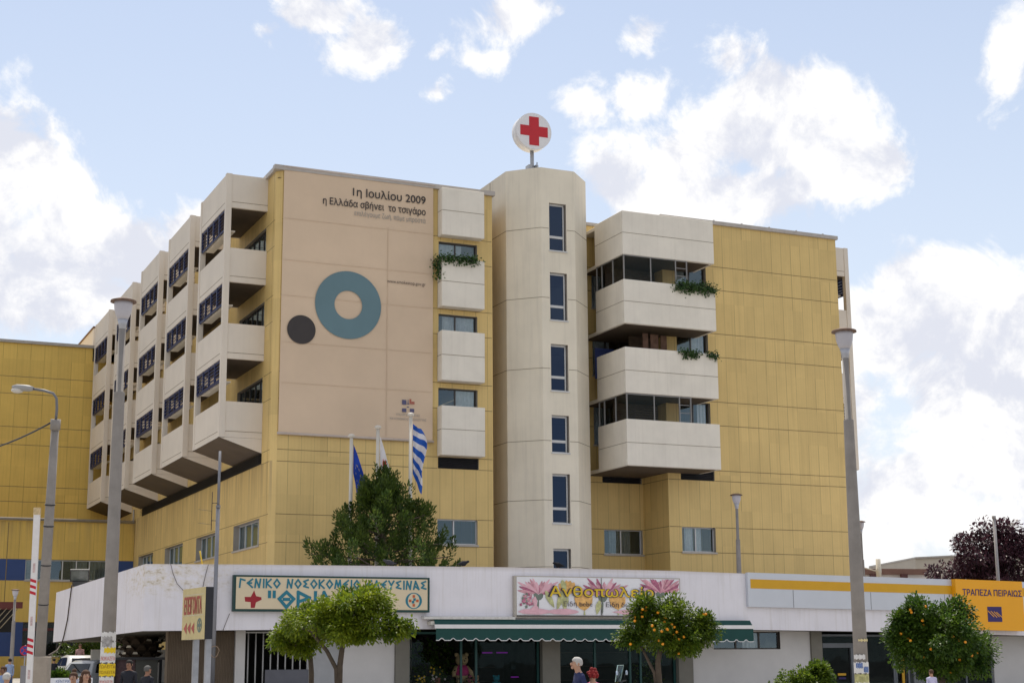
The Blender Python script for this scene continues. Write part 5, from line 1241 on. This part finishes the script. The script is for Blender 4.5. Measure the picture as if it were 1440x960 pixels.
# ------------------------------------------------------------------ things behind, right
BW = mk('cream far wall', (.52, .46, .38), .8, .05, .3)
a, b = at(1205, 806, 120), at(1302, 806, 120); z1 = at(1250, 801, 120).z
LB = top('low_building', 'low white building with a brown roof edge beyond the bank', 'building', (a.x, a.y, .7))
mb = MB(); mb.prism([(a.x, a.y, .5), (b.x, b.y, .5), (b.x, b.y, z1-.05), (a.x, a.y, z1-.05)], (3, 9, 0)); obj('wall', mb, mk('far white wall', (.66, .62, .60), .8), LB)
mb = MB(); e = (b-a).normalized(); mb.prism([Vector((a.x, a.y-.25, z1-.32)), Vector((b.x, b.y-.25, z1-.38)), Vector((b.x, b.y-.25, z1+.05)), Vector((a.x, a.y-.25, z1+.12))], (3, 9.4, 0)); obj('roof', mb, mk('brown roof edge', (.20, .11, .085), .8), LB)
for px in (1229, 1272): mb = MB(); c = at(px, 812, 119.4); mb.box(c.x-.35, c.x+.25, c.y-.1, c.y+.1, c.z-.8, c.z+.3); obj('dark_opening', mb, mk('red brown opening', (.10, .04, .035), .8), LB)
c = at(1235.5, 800, 112); mb = MB(); zt = at(1235, 785.5, 112).z; mb.lathe([(.19, .6), (.19, zt-1.0), (.21, zt-.98), (.21, zt-.72), (.185, zt-.7), (.18, zt)], (c.x, c.y, 0), 14); w0 = at(1212, 797, 112)
ch = top('flue_pipe', 'cream flue pipe standing before the low brown roofed building', 'chimney', (c.x, c.y, .6)); obj('flue', mb, mk('cream flue', (.58, .53, .44), .7), ch); mb = MB(); mb.tube([(c.x, c.y, zt-.9), w0], .05, 6); obj('side_pipe', mb, MATS['cream flue'], ch)
a, b = at(1288, 800, 150), at(1420, 795, 150); z1 = at(1290, 785, 150).z
CB = top('cream_building', 'plain cream building partly hidden by the purple tree', 'building', (a.x, a.y, .7))
mb = MB(); mb.prism([(a.x, a.y, .5), (b.x, b.y-4, .5), (b.x, b.y-4, z1+.25), (a.x, a.y, z1)], (5, 14, 0)); obj('wall', mb, BW, CB)
mb = MB(); mb.prism([(a.x-.1, a.y-.15, z1+.003), (b.x, b.y-4.15, z1+.253), (b.x, b.y-4.15, z1+.41), (a.x-.1, a.y-.15, z1+.16)], (5, 14, 0)); obj('roof', mb, CAPM, CB)
p0, p1 = at(1402, 900, 92), at(1397.5, 725, 92); mb = MB(); mb.tube([(p1.x, p1.y, .6), (p1.x, p1.y, p1.z-.15)], [.11, .09], 10); mb.tube([(p1.x, p1.y, p1.z-.15), p1], .12, 10)
tag(obj('utility_pole', mb, mk('pale grey pole', (.30, .28, .28), .7, .1)), 'plain grey pole standing before the purple tree', 'pole')
# fence and white wall at the left, under the parapet
a, b = at(120, 930, 62), at(240, 930, 62); z1 = at(200, 924.5, 62).z; e = (b-a); e.z = 0; el_ = e.length; e.normalize()
FN = top('metal_fence', 'black metal fence with dark panels under the left parapet', 'fence', (b.x, b.y, .4))
for px in (160, 226, 234): mb = MB(); c = at(px, 930, 62); mb.box(c.x-.05, c.x+.05, c.y-.05, c.y+.05, .3, z1); obj('post', mb, BLK, FN)
c0, c1 = at(158, 930, 61.9), at(235, 930, 61.9)
mb = MB(); mb.obox(((c0.x+c1.x)/2, (c0.y+c1.y)/2, z1-.02), (c1-c0)/2, (0, .03, 0), (0, 0, .05)); obj('rail', mb, BLK, FN)
for x0, x1, m in ((161, 190, mk('dark red slats', (.09, .05, .055), .7, .3, 10)), (191, 222, mk('olive panel', (.085, .085, .075), .7))):
    mb = MB(); c0, c1 = at(x0, 930, 62.1), at(x1, 930, 62.1); mb.obox(((c0.x+c1.x)/2, (c0.y+c1.y)/2, (.4+z1)/2), (c1-c0)/2, (0, .02, 0), (0, 0, (z1-.45)/2)); obj('panel', mb, m, FN)
mb = MB(); c0, c1 = at(128, 920, 74), at(236, 920, 74); zt, zb2 = at(200, 912.5, 74).z, .4; mb.obox(((c0.x+c1.x)/2, (c0.y+c1.y)/2, (zt+zb2)/2), (c1-c0)/2, (0, .12, 0), (0, 0, (zt-zb2)/2))
tag(obj('low_wall', mb, mk('white low wall', (.62, .60, .56), .8, .06)), 'low white wall behind the palm trunk', 'wall')
c = at(100, 956, 52); zt = at(100, 952.5, 52).z; n_ = -Vector((FWD.x, FWD.y, 0)).normalized(); ux2 = Vector((-n_.y, n_.x, 0))
SB = top('direction_board', 'white board with blue lettering at the bottom below the white car', 'sign', (c.x, c.y, 0)); mb = MB(); mb.obox((c.x, c.y, zt-.2), ux2*.72, n_*.02, Z_*.2); obj('board', mb, mk('white board', (.70, .70, .74), .5), SB)
text('lettering', 'ΚΕΝΤΡΙΚΗ ΕΙΣΟΔΟΣ', BLP, SB, Vector((c.x, c.y, zt-.16))-ux2*.5+n_*.022, ux2, Z_, .10, 1.1); mb = MB(); mb.obox((c.x, c.y, (zt-.4)/2), ux2*.03, n_*.015, Z_*(zt-.4)/2); obj('post', mb, MATS['grey post'], SB)

# ------------------------------------------------------------------ people
SKIN = mk('skin', (.42, .24, .16), .55, .06, 8); SKD = mk('tanned skin', (.26, .13, .08), .55, .06, 8); SHOE = mk('dark shoe', (.03, .025, .02), .6)
def person(label, px, pyt, d, face, shirt, trousers, hair, style='short', skin=SKIN, lean=0., pose='stand', zfix=None, group=None):
    p = at(px, pyt, d); zg = gz(p.y) + (.12 if 46 < p.y < 99 else 0)
    if zfix is not None: zg = zfix
    Hh = p.z-zg; k = Hh/1.745
    t = top('person', label, 'person', (p.x, p.y, zg), group, rz=face)
    V = [(0, 0, .95, .135), (0, 0, 1.10, .125), (0, 0, 1.28, .145), (0, .005, 1.405, .115), (0, .012, 1.485, .056), (0, .0, 1.545, .06), (0, -.008, 1.625, .086), (0, .0, 1.69, .066)]
    E = [(i, i+1) for i in range(7)]
    st = .16 if pose == 'walk' else .03
    for s in (-1, 1):
        b = len(V); sw = st*s
        V += [(s*.155, .005, 1.405, .066), (s*.205, .02+sw*.5, 1.13, .045), (s*.215, -.05+sw, .90, .033), (s*.215, -.075+sw*1.1, .83, .034)]
        E += [(3, b), (b, b+1), (b+1, b+2), (b+2, b+3)]
        for q, (fx, fl) in enumerate(((-.026, .075), (-.009, .088), (.009, .083), (.025, .066))):
            c = len(V); V += [(s*.215+fx*.2, -.075+sw*1.1+fx, .80, .0105), (s*.212+fx*.2, -.085+sw*1.1+fx, .80-fl*.55, .009), (s*.206+fx*.2, -.085+sw*1.1+fx+.012, .80-fl, .0075)]
            E += [(b+3, c), (c, c+1), (c+1, c+2)]
        c = len(V); V += [(s*.19, -.115+sw*1.1, .845, .012), (s*.185, -.13+sw*1.1, .80, .010)]; E += [(b+3, c), (c, c+1)]
        b = len(V); V += [(s*.085, 0, .90, .10), (s*.095, -.02-sw, .50, .066), (s*.095, .03-sw*1.7, .09, .045), (s*.105, -.12-sw*1.7, .04, .038)]
        E += [(0, b), (b, b+1), (b+1, b+2), (b+2, b+3)]
    me = bpy.data.meshes.new('body'); me.from_pydata([(x, y-lean*max(0, z-.95), z) for x, y, z, r in V], E, [])
    o = bpy.data.objects.new('body', me); C.objects.link(o)
    m = o.modifiers.new('skin', 'SKIN'); m.use_smooth_shade = True
    sv = me.skin_vertices[0].data
    for v, q in zip(sv, V): v.radius = (q[3], q[3])
    sv[0].use_root = True
    o.modifiers.new('sub', 'SUBSURF').levels = 1
    me2 = bpy.data.meshes.new_from_object(o.evaluated_get(bpy.context.evaluated_depsgraph_get()))
    bpy.data.objects.remove(o)
    bm = bmesh.new(); bm.from_mesh(me2); mb = MB(); mb.bm.free(); mb.bm = bm
    for v in bm.verts:                                        # flatten the torso front to back, shape the skull
        if .95 < v.co.z < 1.44 and abs(v.co.x) < .2: v.co.y *= .74; v.co.x *= 1.12
        if v.co.z > 1.56: v.co.x *= .92; v.co.y *= 1.12
    L0 = -lean*.68
    mb.ball((0, -.10+L0, 1.622), (.013, .022, .024), 6); mb.ball((.08, .012+L0, 1.625), (.012, .022, .032), 6); mb.ball((-.08, .012+L0, 1.625), (.012, .022, .032), 6)
    mb.ball((0, -.075+L0, 1.565), (.035, .03, .03), 6)
    for f in bm.faces:
        c = f.calc_center_median(); arm = abs(c.x) > .175 and c.z < 1.2
        f.material_index = 0 if (c.z > 1.475 or (arm and c.z < (.93 if style != 'sleeveless' else 1.3))) else (1 if c.z > .93 or arm else (3 if c.z < .075 else 2)); f.smooth = True
    for v in bm.verts: v.co *= k
    body = obj('body', mb, [skin, shirt, trousers, SHOE], t, local=True, recalc=False)
    mb = MB(); n = 14; c0 = Vector((0, .008+L0, 1.652))
    mb.ball(c0, (.089, .106, .097), 14)
    lo = 1.60 if style in ('short', 'bun') else 1.50
    kill = [v for v in mb.bm.verts if (v.co.y-L0 < -.035 and v.co.z < 1.69) or v.co.z < 1.585 or (abs(v.co.x) > .05 and v.co.y-L0 < -.01 and v.co.z < 1.65)]
    for v in kill: v.co = c0+(v.co-c0)*.74
    for v in mb.bm.verts: v.co += (v.co-c0)*.06*mnoise.noise(v.co*22)
    r = random.Random(int(px))
    if style == 'long':
        for q in range(26):
            a = r.uniform(-.35, 3.49); mb.ball((math.cos(a)*.088, .02+math.sin(a)*.075+L0, 1.58-r.random()*.16), (.035, .035, .055), 5)
    if style == 'bun': mb.ball((0, .05+L0, 1.77), (.05, .05, .045), 6)
    if style == 'fluffy':
        for q in range(30):
            dd = rdir(r); 
            if dd.y < -.35 and dd.z < .5: continue
            mb.ball(c0+Vector((dd.x*.095, dd.y*.11, dd.z*.10)), .036, 5)
    for v in mb.bm.verts: v.co *= k
    obj('hair', mb, hair, t, local=True)
    mb = MB()
    for s in (-1, 1): mb.ball(Vector((s*.031, -.092+L0, 1.648))*k, (.011, .006, .007), 6)
    obj('eyes', mb, BLK, t, local=True)
    mb = MB(); mb.ball(Vector((0, -.094+L0, 1.585))*k, (.022, .008, .006), 6); obj('mouth', mb, mk('lips', (.30, .10, .09), .5), t, local=True)
    return t
def cl(n, c, v=.12): return mk(n, c, .85, v, 8)
HW = cl('white hair', (.46, .44, .42)); HG = cl('grey hair', (.10, .095, .09)); HB = cl('brown hair', (.07, .035, .02)); HK = cl('black hair', (.015, .012, .012)); HR = cl('dyed red hair', (.20, .012, .012))
NVS = cl('navy shirt', (.018, .025, .085)); JEAN = cl('blue jeans', (.05, .08, .16)); DKT = cl('dark trousers', (.025, .025, .03)); WSH = cl('white shirt', (.62, .60, .60)); LAV = cl('lavender shirt', (.50, .48, .66)); BSH = cl('pale blue shirt', (.26, .34, .52)); PKS = cl('pink top', (.62, .10, .30)); BKJ = cl('black jacket', (.015, .016, .024)); PLD = cl('plaid shirt', (.34, .20, .20), .4); TAN = cl('tan top', (.30, .22, .16))
toL, toC = R(-70), R(0)          # facing: 0 looks along -Y (to the road); -90 turns left
person('white haired man in a navy shirt walking left past the flower shop door', 817, 923, 27, R(-100), NVS, DKT, HW, 'short', SKIN, .12, 'walk')
person('red haired woman in a pink top behind the white haired man', 833, 940, 27, R(170), PKS, DKT, HR, 'fluffy')
person('white haired man in a white shirt at the bottom left corner', 10, 945, 30, R(150), WSH, DKT, HW)
person('man in a pale blue shirt left of the lamp post at the left edge', 5, 936, 42, R(-60), BSH, JEAN, HB, skin=SKD)
person('person in a light blue shirt and jeans standing behind the thin left lamp post', 14, 925, 58, R(200), BSH, JEAN, HK)
person('person in black with a white collar left of the feathery bush', 76, 925, 64, R(190), BKJ, DKT, HK)
person('man in a reddish plaid shirt standing behind the white car', 113, 904.5, 80, R(0), PLD, JEAN, HB, skin=SKD, zfix=at(113, 904.5, 80).z-1.75)
person('brown haired woman with hair tied up looking down at the bottom left', 105, 944, 28, R(-25), TAN, JEAN, HB, 'bun', SKIN, .1)
person('curly brown haired woman beside the woman with tied up hair', 121, 941, 27.5, R(10), TAN, JEAN, HB, 'long', SKIN)
person('black haired man in a dark jacket in the shade below the palm trunk', 182, 927, 40, R(-40), BKJ, DKT, HK, skin=SKD)
person('grey haired man in a black jacket right of the dark haired man', 208, 935, 38, R(120), BKJ, DKT, HG, skin=SKD)
person('man in a lavender shirt half hidden under the right orange tree', 1309, 940.5, 44, R(175), LAV, DKT, HB)
pz0 = 12.0
person('dark haired person leaning at an opening of the farthest balcony', 133, 594, 103/.98, R(-80), BKJ, DKT, HK, zfix=None if 0 else 15.72)

# ------------------------------------------------------------------ cars
def car(label, px, pyr, d, ang, col, zfix=0., name='parked_car', kind='hatch'):
    p = at(px, pyr, d); hz = 1.58; zg = p.z-hz
    t = top(name, label, 'car', (p.x, p.y, zg), None, rz=ang)
    # local: car points +Y, rear at -Y
    prof_ = [(-2.0, .28), (-2.08, .55), (-2.06, .86), (-1.95, 1.0), (-1.62, 1.46), (-1.35, 1.56), (-.4, 1.58), (.25, 1.50), (1.05, 1.02), (1.75, .90), (2.0, .72), (2.05, .40), (1.95, .26)]
    mb = MB(); rows = []
    for s in (-1, -.86, .86, 1):
        row = []
        for y, z in prof_:
            w = .84 if z < .95 else .84-.21*(z-.95)/.63
            row.append(mb.bm.verts.new((s*w, y*(1 if abs(s) < .9 else .985), z if abs(s) < .9 else z-.03*(z > 1.2))))
        rows.append(row)
    for a, b in zip(rows, rows[1:]):
        for i in range(len(prof_)): mb.bm.faces.new((a[i], a[(i+1) % len(prof_)], b[(i+1) % len(prof_)], b[i]))
    mb.bm.faces.new(rows[0]); mb.bm.faces.new(rows[-1])
    bmesh.ops.bevel(mb.bm, geom=[e for e in mb.bm.edges if e.calc_face_angle(0) > .35], offset=.035, segments=2, affect='EDGES')
    obj('body', mb, col, t, local=True)
    for f in t.children[0].data.polygons: f.use_smooth = True
    GW = mk('dark car glass', (.012, .014, .016), .08, .1, spec=.6)
    mb = MB(); mb.prism([(-.56, -1.935, 1.06), (.56, -1.935, 1.06), (.50, -1.665, 1.42), (-.50, -1.665, 1.42)], (0, -.012, .006)); obj('rear_window', mb, GW, t, local=True)
    mb = MB(); mb.prism([(-.60, 1.0, 1.06), (.60, 1.0, 1.06), (.52, .32, 1.46), (-.52, .32, 1.46)], (0, .02, .02)); obj('windscreen', mb, GW, t, local=True)
    for s in (-1, 1):
        mb = MB(); f = lambda y, z: (s*(.84-.21*(z-.95)/.63+.006), y, z)
        mb.prism([f(-1.72, 1.05), f(-.35, 1.03), f(-.35, 1.46), f(-1.3, 1.47), f(-1.5, 1.40)], (s*.006, 0, 0)); mb.prism([f(-.28, 1.03), f(.9, 1.02), f(.28, 1.42), f(-.28, 1.46)], (s*.006, 0, 0)); obj('side_window', mb, GW, t, local=True)
        mb = MB(); mb.box(s*.56, s*.83, -2.085, -1.98, .80, .99); bmesh.ops.bevel(mb.bm, geom=mb.bm.edges[:], offset=.03, segments=2, affect='EDGES'); obj('tail_light', mb, mk('tail lamp red', (.45, .01, .015), .2), t, local=True)
        mb = MB(); mb.box(s*.5, s*.8, 1.9, 2.03, .62, .74); obj('headlight', mb, mk('head lamp glass', (.6, .6, .62), .15), t, local=True)
        mb = MB(); mb.box(s*.84, s*1.0, .72, .82, 1.0, 1.13); obj('wing_mirror', mb, col, t, local=True)
        for y in (-1.3, 1.28):
            mb = MB(); mb.lathe([(.19, -.09), (.30, -.1), (.315, -.06), (.315, .06), (.30, .1), (.19, .09)], (s*.76, y, .315), 20, axis='x'); w = obj('wheel', mb, mk('tyre rubber', (.02, .02, .02), .9), t, local=True)
            mb = MB(); mb.lathe([(.02, -.07), (.19, -.075), (.19, .075), (.02, .07)], (s*.76, y, .315), 14, axis='x'); obj('rim', mb, mk('alloy rim', (.4, .4, .42), .35, metal=.6), w)
    mb = MB(); mb.box(-.26, .26, -2.09, -2.06, .62, .74); obj('number_plate', mb, mk('plate white', (.6, .6, .6), .5), t, local=True)
    mb = MB(); mb.ball((0, -2.03, .93), (.05, .02, .05), 6); obj('badge', mb, mk('chrome badge', (.5, .5, .52), .2, metal=.9), t, local=True)
    return t
hd = math.atan2(-FWD.x, FWD.y)          # heading that points away from the camera
car('white hatchback seen from behind under the left parapet', 106, 920.5, 80, hd+R(27), mk('white car paint', (.66, .66, .67), .25, .02, coat=.5))
car('grey car behind the flyer covered lamp, right of the white hatchback', 150, 927, 66, hd+R(-24), mk('silver grey car paint', (.30, .31, .32), .25, .02, coat=.5))

# scooter parked before the flower shop
c = at(895, 950, 46); zs = gz(c.y); hs = hd+R(65)
SCO = top('scooter', 'parked scooter with a windscreen and round mirror before the flower shop', 'scooter', (c.x, c.y, zs), rz=hs)
mb = MB(); mb.tube([(0, -.75, .62), (0, -.5, .74), (0, -.1, .72), (0, .05, .45), (0, .35, .38), (0, .5, .7), (0, .55, .98)], [.10, .17, .17, .15, .13, .13, .10], 12); obj('body', mb, mk('dark scooter paint', (.03, .05, .08), .3), SCO, local=True)
mb = MB(); mb.tube([(0, -.78, .80), (0, -.45, .84), (0, -.05, .80)], [.09, .15, .11], 10); obj('saddle', mb, BLK, SCO, local=True)
for y in (-.62, .72):
    mb = MB(); mb.lathe([(.13, -.05), (.21, -.055), (.235, 0), (.21, .055), (.13, .05)], (0, y, .235), 20, axis='x'); w = obj('wheel', mb, MATS['tyre rubber'], SCO, local=True)
    mb = MB(); mb.lathe([(.02, -.04), (.13, -.045), (.13, .045), (.02, .04)], (0, y, .235), 12, axis='x'); obj('rim', mb, MATS['alloy rim'], w)
mb = MB(); mb.tube([(0, .72, .24), (0, .6, .75), (0, .52, 1.02)], .03, 8); mb.tube([(-.33, .46, 1.05), (-.12, .54, 1.02), (.12, .54, 1.02), (.33, .46, 1.05)], .018, 8); obj('handlebar', mb, BLK, SCO, local=True)
mb = MB(); mb.prism([(-.2, .60, 1.02), (.2, .60, 1.02), (.24, .50, 1.5), (-.24, .50, 1.5)], (0, .008, 0)); obj('windscreen', mb, GLS, SCO, local=True)
mb = MB(); mb.tube([(-.2, .60, 1.02), (-.24, .50, 1.5), (.24, .50, 1.5), (.2, .60, 1.02)], .014, 6); obj('screen_edge', mb, mk('pale screen edge', (.45, .62, .62), .3), SCO, local=True)
for s in (-1, 1):
    mb = MB(); mb.tube([(s*.25, .5, 1.05), (s*.34, .5, 1.2), (s*.4, .47, 1.26)], .008, 6); mi_ = obj('mirror_arm', mb, BLK, SCO, local=True)
    mb = MB(); mb.lathe([(.065, -.012), (.07, 0), (.065, .012)], (s*.4, .46, 1.28), 16, axis='y'); obj('mirror', mb, mk('mirror glass', (.55, .66, .85), .05, .02), mi_)
mb = MB(); mb.box(-.1, .1, .52, .66, .86, .98); obj('headlight', mb, mk('yellow reflector', (.62, .55, .10), .3), SCO, local=True)

# ------------------------------------------------------------------ in the flower shop window
PLU = lambda n, c: mk(n, c, .95, .15, 12)
def bear(label, p, s, fur, shirt=None, group='plush toys in the shop window', hd_=0.):
    t = top('plush_bear', label, 'plush toy', p, group, rz=hd_); mb = MB()
    mb.ball((0, 0, .36*s), (.22*s, .18*s, .27*s), 10, 0); mb.ball((0, -.02*s, .78*s), (.21*s, .19*s, .19*s), 10, 0); mb.ball((0, -.19*s, .73*s), (.09*s, .06*s, .07*s), 8, 0)
    for q in (-1, 1): mb.ball((q*.17*s, 0, .94*s), (.07*s, .04*s, .07*s), 8, 0); mb.tube([(q*.16*s, 0, .56*s), (q*.30*s, -.08*s, .38*s), (q*.31*s, -.13*s, .28*s)], [.08*s, .07*s, .06*s], 8, 0); mb.tube([(q*.11*s, -.05*s, .15*s), (q*.17*s, -.28*s, .08*s), (q*.17*s, -.33*s, .13*s)], [.1*s, .09*s, .08*s], 8, 0)
    obj('body', mb, fur, t, local=True); mb = MB()
    for q in (-1, 1): mb.ball((q*.07*s, -.19*s, .83*s), .018*s, 6)
    mb.ball((0, -.25*s, .75*s), (.03*s, .015*s, .02*s), 6); obj('eyes_and_nose', mb, BLK, t, local=True)
    if shirt:
        mb = MB(); mb.lathe([(.20*s, .28*s), (.245*s, .38*s), (.235*s, .5*s), (.15*s, .62*s)], (0, 0, 0), 16)
        for v in mb.bm.verts: v.co.y *= .84
        obj('shirt', mb, shirt, t, local=True)
sy = 59.2
q = onY(649, 955, sy); TB = top('display_table', 'low display table behind the flower shop glass', 'table', (24.6, sy, .3))
mb = MB(); mb.box(22.0, 27.1, sy-.4, sy+.5, .62, .68); obj('table_top', mb, mk('dark teal table', (.02, .05, .05), .5), TB)
for x in (22.1, 27.0):
    for y in (sy-.35, sy+.45): mb = MB(); mb.box(x-.03, x+.03, y-.03, y+.03, .25, .62); obj('leg', mb, MATS['dark teal table'], TB)
k_ = onY(649, 920, sy).x
bear('big cream teddy bear in a pink shirt behind the shop glass', (k_, sy, .69), 1.28, PLU('cream plush', (.52, .40, .22)), PLU('pink knit', (.55, .06, .22)))
bear('smaller tan teddy bear right of the big bear in pink', (onY(668, 940, sy).x, sy-.05, .45), .62, PLU('tan plush', (.48, .32, .18)))
bear('teal plush toy lying at the right in the shop window', (onY(697, 940, sy).x, sy-.05, .42), .66, PLU('teal plush', (.02, .22, .28)))
def bunch(label, px, py, y, col, seed, nf=16, w=.22):
    r = random.Random(seed); p = onY(px, py, y); t = top('potted_flowers', label, 'flowers', (p.x, y, .3), 'flowers in the shop window')
    mb = MB(); mb.lathe([(.09, .3), (.13, p.z-.28), (.12, p.z-.28), (.05, p.z-.3)], (p.x, y, 0), 14); obj('pot', mb, mk('clay pot', (.25, .10, .06), .8), t)
    mb = MB()
    for k in range(60): q = p+Vector((r.gauss(0, w*.7), r.gauss(0, .1), r.uniform(-.3, .08))); leaf(mb, q, rdir(r), rdir(r), .12, .03)
    obj('leaves', mb, LF3, t, recalc=False); mb = MB()
    for k in range(nf): q = p+Vector((r.gauss(0, w), r.gauss(-.05, .08), r.gauss(0, .09))); mb.ball(q, r.uniform(.03, .05), 5)
    obj('blossoms', mb, col, t)
YF = mk('yellow petals', (.75, .52, .03), .6); WF = mk('white petals', (.6, .55, .5), .6); PF = mk('pink petals', (.5, .12, .2), .6)
bunch('yellow blossoms high on the left of the flower shop window', 615, 942, 58.9, YF, 81, 9, .35); bunch('yellow flowers low beside the olive grey pillar', 590, 955, 58.8, YF, 82, 16, .12); bunch('white and green bouquet under the yellow blossoms', 607, 954, 58.75, WF, 83, 14, .22); bunch('pink bouquet beside the smaller tan bear', 660, 957, 58.8, PF, 84, 12, .12)
def plant(label, px, pyt, y, seed, w, n):
    r = random.Random(seed); p = onY(px, pyt, y); t = top('potted_plant', label, 'plant', (p.x, y, .3), 'leafy plants inside the flower shop'); mb = MB(); mb.lathe([(.14, .3), (.2, .62), (.18, .62), (.05, .6)], (p.x, y, 0), 14); obj('pot', mb, MATS['clay pot'], t); mb = MB()
    for k in range(n): q = Vector((p.x+r.gauss(0, w), y+r.gauss(0, .2), r.uniform(.7, p.z))); leaf(mb, q, (rdir(r)+Vector((0, -.2, -.3))).normalized(), rdir(r), .22, .06)
    obj('leaves', mb, LF3, t, recalc=False); mb = MB(); mb.tube([(p.x, y, .6), (p.x+.05, y, p.z-.2)], .02, 6); obj('stem', mb, BARK, t)
plant('tall leafy plant behind the left pane of the flower shop', 600, 900, 60, 91, .3, 260); plant('second leafy plant near the teal window post', 625, 908, 60.3, 92, .25, 200); plant('leafy plant near the right pane of the flower shop', 912, 930, 59.6, 93, .25, 160)
c = onY(1180, 955, YW-.02); mb = MB(); mb.box(c.x-.02, c.x+.42, YW+.02, YW+.025, c.z+.18, c.z+.28, 0); mb.box(c.x+.02, c.x+.40, YW+.02, YW+.025, c.z+.02, c.z+.1, 1)
tag(obj('door_sticker', mb, [MATS['amber stripe'], NV]), 'amber and navy sticker on the bank door', 'sticker')
c = onY(1292, 945, 58.9); ATM = top('cash_machine', 'grey cash machine behind the bank window under the right orange tree', 'cash machine', (c.x, 58.9, .3))
mb = MB(); mb.box(c.x-.45, c.x+.45, 58.7, 59.3, .3, c.z+.3); bmesh.ops.bevel(mb.bm, geom=mb.bm.edges[:], offset=.03, segments=1, affect='EDGES'); obj('cabinet', mb, mk('pale cabinet', (.45, .45, .47), .5), ATM)
mb = MB(); mb.box(c.x-.33, c.x+.33, 58.68, 58.699, c.z-.3, c.z+.15); obj('screen', mb, mk('black screen', (.015, .02, .03), .15), ATM); mb = MB(); mb.box(c.x-.45, c.x+.45, 58.66, 58.698, c.z+.2, c.z+.3); obj('header', mb, MATS['amber stripe'], ATM)
mb = MB(); c = onY(1268, 945, 58.3); mb.box(c.x-.07, c.x+.07, 58.18, 58.21, .35, 2.1); tag(obj('amber_strip', mb, MATS['amber stripe']), 'upright amber strip beside the bank window', 'trim')

# dark hedge behind the cars
d = 88; b = at(125, 935, d); b.z = gz(b.y)
citrus('long dark hedge in shade behind the white hatchback', 'hedge', b, [trunk([(125, 960), (125, 945), (125, 935)], d, .06, .04)], [lob(105, 925, d, 20, 16), lob(135, 922, d, 24, 18), lob(160, 925, d, 18, 16), lob(178, 928, d, 14, 14)], LFP, 110, 46, .16, 43, name='hedge', cr=.4)
